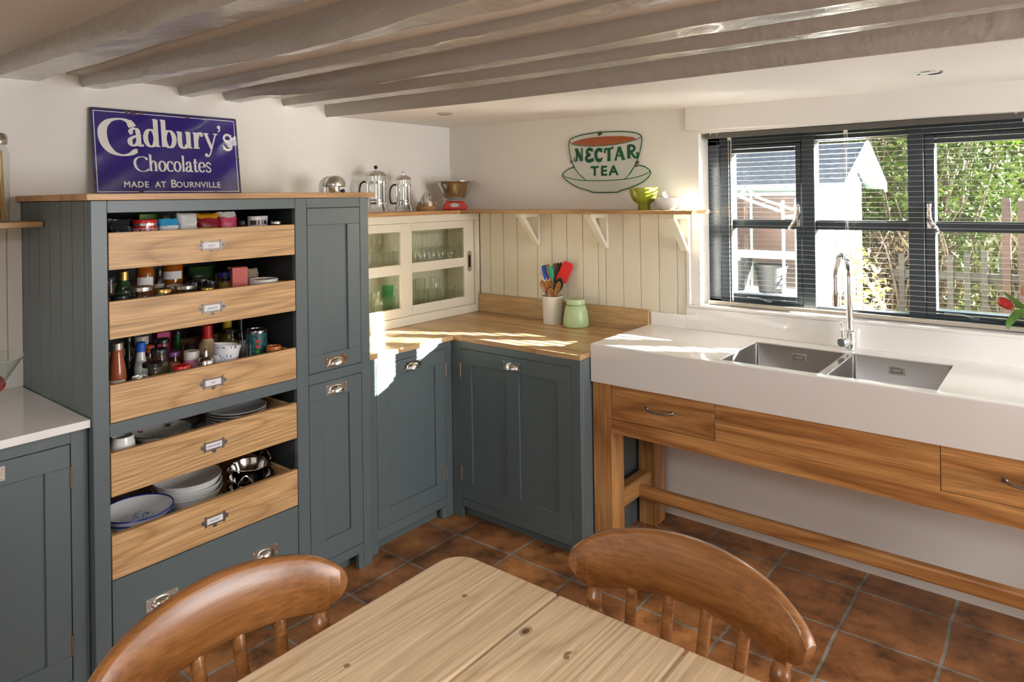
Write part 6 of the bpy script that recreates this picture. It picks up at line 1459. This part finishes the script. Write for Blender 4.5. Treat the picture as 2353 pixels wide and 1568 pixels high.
b = MB(); r = .0416; b.prism([(-.012, -.04), (.012, -.04), (.012, .04), (-.012, .04)], lambda p, h_: ((r + h_) * cos(-1.35 + p[0] / r), (r + h_) * sin(-1.35 + p[0] / r), .085 + p[1]), 0, .0004); b.build('label', C(.60, .60, .58, .5), t, smooth=0)
b = MB(); b.beam((.480, -1.690, Z + .004), (.470, -1.6075, Z + .150), .016, .003); tag(b.build('wooden_stirrer', pm('brown_stick', (.20, .09, .04), .5), org=(.48, -1.69, Z)), 'flat brown wooden stick leaning in the right corner of the third drawer', 'stick')
tin('spice_tub', 'low tub with copper-orange lid at the front right of the third drawer', (.607, -1.640, Z), .028, .118, C(.10, .05, .03, .4), C(.50, .14, .035, .3), g3, None, None, 'tub', .016)
tin('black_tin', 'low black tin in front of the teal tin in the third drawer', (.603, -1.727, Z), .030, .064, C(.014, .015, .016, .2), C(.05, .05, .05, .2, .7), g3)
# fourth drawer
Z = .6625
t, done = pack('china_mug', 'white rounded jug at the left end of the fourth drawer', 'jug', (.588, -2.194, Z), g4)
b = MB(); b.lathe([(0, 0), (.028, 0), (.032, .01), (.040, .05), (.041, .095), (.037, .130), (.033, .150), (.030, .150), (.034, .12), (.037, .08), (.036, .05), (.028, .012), (0, .01)], n=28); b.build('body', WHITE, t, smooth=60)
b = MB(); b.tube(spline([(.0, -.036, .105), (.0, -.040, .100), (0, -.044, .07), (0, -.034, .035)], 4), .004, 8); b.build('handle', WHITE, t); done(); t.rotation_euler[2] = -pi / 2
FLO = pm('cream_china', (.80, .78, .70), .2); DKR = C(.04, .05, .07, .3)
names = ['lowest', 'second lowest', 'third', 'fourth', 'top']
for i in range(5):
    plate('china_plate', '%s dark-rimmed cream plate under the floral bowl in the fourth drawer' % names[i], (.478 - .003 * i, -2.040 + .004 * i, Z + .0118 * i), .138 - .002 * i, FLO, g4, DKR, .022)
t = dish('china_bowl', 'shallow floral china bowl on top of the dark-rimmed plates in the fourth drawer', (.480, -2.018, Z + .064), .102, .040, FLO, g4, DKR, .42, th=.003, rimw=.0016); ORG[t.name] = Vector((0, 0, 0))
rr = random.Random(12); b = MB(); b2 = MB(); b3 = MB()
for (cx0, cy0, n) in ((-.010, -.005, 34), (.045, .045, 9), (.05, -.045, 9), (-.055, .05, 9), (-.06, -.045, 9)):
    for k in range(n):
        r = rr.gauss(0, .012 if n > 20 else .006); a = rr.uniform(0, 6.28); x, y = cx0 + r * cos(a) * 1.5, cy0 + r * sin(a); s = rr.uniform(.0025, .0055)
        R_ = hypot(x, y); z = .0046 + max(0, R_ - .040) / .060 * .034; q = [(x + s * cos(j * pi / 3 + a), y + s * .6 * sin(j * pi / 3 + a), z + .0012 + (.0006 if R_ > .04 else 0) + max(0, hypot(x + s * cos(j * pi / 3 + a), y + s * .6 * sin(j * pi / 3 + a)) - .04) / .06 * .034 - (z - .0046)) for j in range(6)]
        (b if k % 3 == 0 else b2 if k % 3 == 1 else b3).add(q, [tuple(range(6))])
b.build('red_flower', C(.42, .02, .03, .3), t, smooth=0); b2.build('green_leaf', C(.06, .13, .05, .3), t, smooth=0); b3.build('dark_stem', C(.03, .03, .10, .3), t, smooth=0)
for i, l in enumerate(('lowest', 'middle', 'top')):
    t = dish('china_bowl', '%s red and white bowl of the small stack at the back of the fourth drawer' % l, (.305, -1.838, Z + .026 * i), .052, .048, FLO, g4, C(.36, .03, .05, .3), .5); ORG[t.name] = Vector((0, 0, 0)); sprig(t, .034, .012, .052, .046, 60 + i, 26, C(.36, .04, .05, .3))
PW = pm('white_china', (.82, .82, .81), .14)
big = ['lowest', 'second', 'third', 'uppermost']
for i in range(4):
    plate('china_plate', '%s large white plate under the dinner plate stack in the fourth drawer' % big[i], (.478, -1.745, Z + .0115 * i), .130, PW, g4, None, .018)
mid = ['lowest', 'second lowest', 'third', 'fourth', 'fifth', 'topmost']
for i in range(6):
    plate('china_plate', '%s white plate of the six-plate stack in the fourth drawer' % mid[i], (.492 + .002 * (i % 2), -1.735, Z + .048 + .0105 * i), .112, PW, g4, None, .018)
# fifth drawer
Z = .3985
ENB = C(.012, .03, .28, .25); ENW = pm('white_enamelware', (.80, .81, .83), .15)
for i, l in enumerate(('lowest', 'second lowest', 'third', 'top')):
    t = dish('enamel_dish', '%s blue-rimmed white enamel dish of the stack in the fifth drawer' % l, (.512, -2.118, Z + .034 + .016 * i), .1145, .044, ENW, g5, ENB, .62, th=.002, rimw=.0026)
ORG[t.name] = Vector((0, 0, 0)); dish('enamel_dish', 'plain white dish under the blue-rimmed enamel dishes in the fifth drawer', (.512, -2.118, Z), .112, .048, ENW, g5, None, .62)
rr = random.Random(3); b = MB()
for k in range(60):
    x, y = rr.gauss(-.022, .020), rr.gauss(.022, .028); s = rr.uniform(.0014, .0048)
    if hypot(x, y) > .066: continue
    b.add([(x + s * cos(j * pi / 4), y + s * sin(j * pi / 4), .0034 + .0002 * (k % 5)) for j in range(8)], [tuple(range(8))])
b.build('blue_spots', C(.12, .36, .55, .3), t, smooth=0)
for i, l in enumerate(('lowest', 'second lowest')):
    plate('china_plate', '%s white plate under the serving bowls in the fifth drawer' % l, (.410, -1.892, Z + .014 * i), .130, PW, g5, None, .020)
for i, l in enumerate(('lowest', 'middle', 'top')):
    dish('serving_bowl', '%s large white serving bowl of the stack in the fifth drawer' % l, (.410, -1.892, Z + .030 + .024 * i), .126 - .002 * i, .062, PW, g5, None, .60)
def balti(label, loc, r, rot):
    t, done = pack('steel_dish', label, 'dish', loc, g5)
    b = MB(); b.lathe([(0, 0), (r * .62, 0), (r * .72, .004), (r * .93, .068), (r * 1.02, .072), (r * 1.02, .074), (r * .92, .072), (r * .70, .008), (0, .004)], n=36); b.build('body', STEELP, t, smooth=50)
    for s in (-1, 1):
        b = MB(); b.tube(spline([(s * r * .92, -.024, .060), (s * (r + .008), -.026, .074), (s * (r + .006), 0, .102), (s * (r + .008), .026, .074), (s * r * .92, .024, .060)], 6), .0032, 8); b.build('handle', CHROME, t)
    done(); t.rotation_euler[2] = rot; return t
balti('lowest steel balti dish in the right corner of the fifth drawer', (.53, -1.702, Z), .086, radians(-52))
balti('middle steel balti dish in the right corner of the fifth drawer', (.53, -1.702, Z + .040), .085, radians(-40))
balti('top steel balti dish in the right corner of the fifth drawer', (.525, -1.700, Z + .080), .077, radians(-75))
bag('dust_sheet', 'folded grey cloth behind the enamel dishes in the fifth drawer', (.24, -2.06, Z), .08, .10, .075, pm('grey_cloth', (.30, .29, .29), .9), g5, 40, .12, cat='cloth')

# ------------------------------------------------------------------ glasses behind the sliding doors
GL = thin_glass('drinking_glass', (.965, .975, .965), 1.62, .015); gg = 'glasses in the glazed cabinet'
def wine_glass(label, loc, invert=False, r=.034, h=.172):
    t = thing('wine_glass', label, 'wine glass', (0, 0, 0), gg); f = lambda z: h - z if invert else z
    b = MB(); b.lathe([(0, f(.0)), (.031, f(.0)), (.031, f(.0015)), (.008, f(.004)), (.0035, f(.010))], n=24); b.build('foot', GL, t, smooth=50)
    b = MB(); b.lathe([(.0035, f(.010)), (.003, f(.05)), (.004, f(.082))], n=10); b.build('stem', GL, t)
    b = MB(); b.lathe([(.0, f(.082)), (.010, f(.084)), (.026, f(.096)), (r, f(.118)), (r * .98, f(.140)), (r * .82, f(h))], n=24); b.build('cup', GL, t, smooth=60)
    place(t, loc); return t
def tumbler(label, loc, r=.031, h=.105, mat=None, group=gg, stripes=True):
    t = thing('tumbler', label, 'tumbler', (0, 0, 0), group)
    b = MB(); b.lathe([(0, 0), (r * .84, 0), (r * .86, .004), (r, h), (r * .94, h), (r * .80, .012), (0, .010)], n=14); b.build('glass', mat or GL, t, smooth=20)
    place(t, loc); return t
o5 = ['leftmost', 'second', 'third', 'fourth', 'fifth']
for i in range(5): wine_glass('%s upturned wine glass in the front row of the right upper pane' % o5[i], (.145, -.388 + .076 * i, 1.2145), True)
for i in range(4): wine_glass('%s upturned wine glass in the back row of the right upper pane' % o5[i], (.062, -.350 + .076 * i, 1.2145), True, .030)
for i in range(3): wine_glass('%s upright wine glass behind the left upper pane' % o5[i], (.060, -.735 + .088 * i, 1.2145), False, .037, .178)
for i in range(5): tumbler('%s clear tumbler in the front row behind the left upper pane' % o5[i], (.150, -.795 + .073 * i, 1.2145), .031, .085)
for i in range(4): tumbler('%s tall tumbler in the front row behind the left lower pane' % o5[i], (.150, -.790 + .073 * i, .9505), .031, .100)
for i in range(2): tumbler('%s tumbler in the back row behind the left lower pane' % o5[i], (.060, -.735 + .075 * i, .9505), .031, .12)
tumbler('green glass tumbler at the back of the left lower pane', (.058, -.575, .9505), .033, .15, GREENGLASS)
wine_glass('upright wine glass on the lower shelf right of the green tumbler', (.062, -.495, .9505), False, .036, .185)
for i in range(4): tumbler('%s tumbler in the front row behind the right lower pane' % o5[i], (.150, -.395 + .078 * i, .9505), .032, .110)
for i in range(2): tumbler('%s tall tumbler in the back row behind the right lower pane' % o5[i], (.060, -.400 + .075 * i, .9505), .032, .165)
jg = thing('glass_jug', 'clear glass jug with handle at the back of the right lower pane', 'jug', (0, 0, 0), gg)
b = MB(); b.lathe([(0, 0), (.036, 0), (.042, .01), (.044, .06), (.034, .12), (.032, .15), (.038, .165)], n=24); b.build('glass', GL, jg, smooth=60)
b = MB(); b.tube(spline([(.0, .036, .14), (.0, .062, .135), (.0, .066, .09), (.0, .043, .05)], 5), .005, 8); b.build('handle', GL, jg, smooth=60); place(jg, (.066, -.215, .9505))
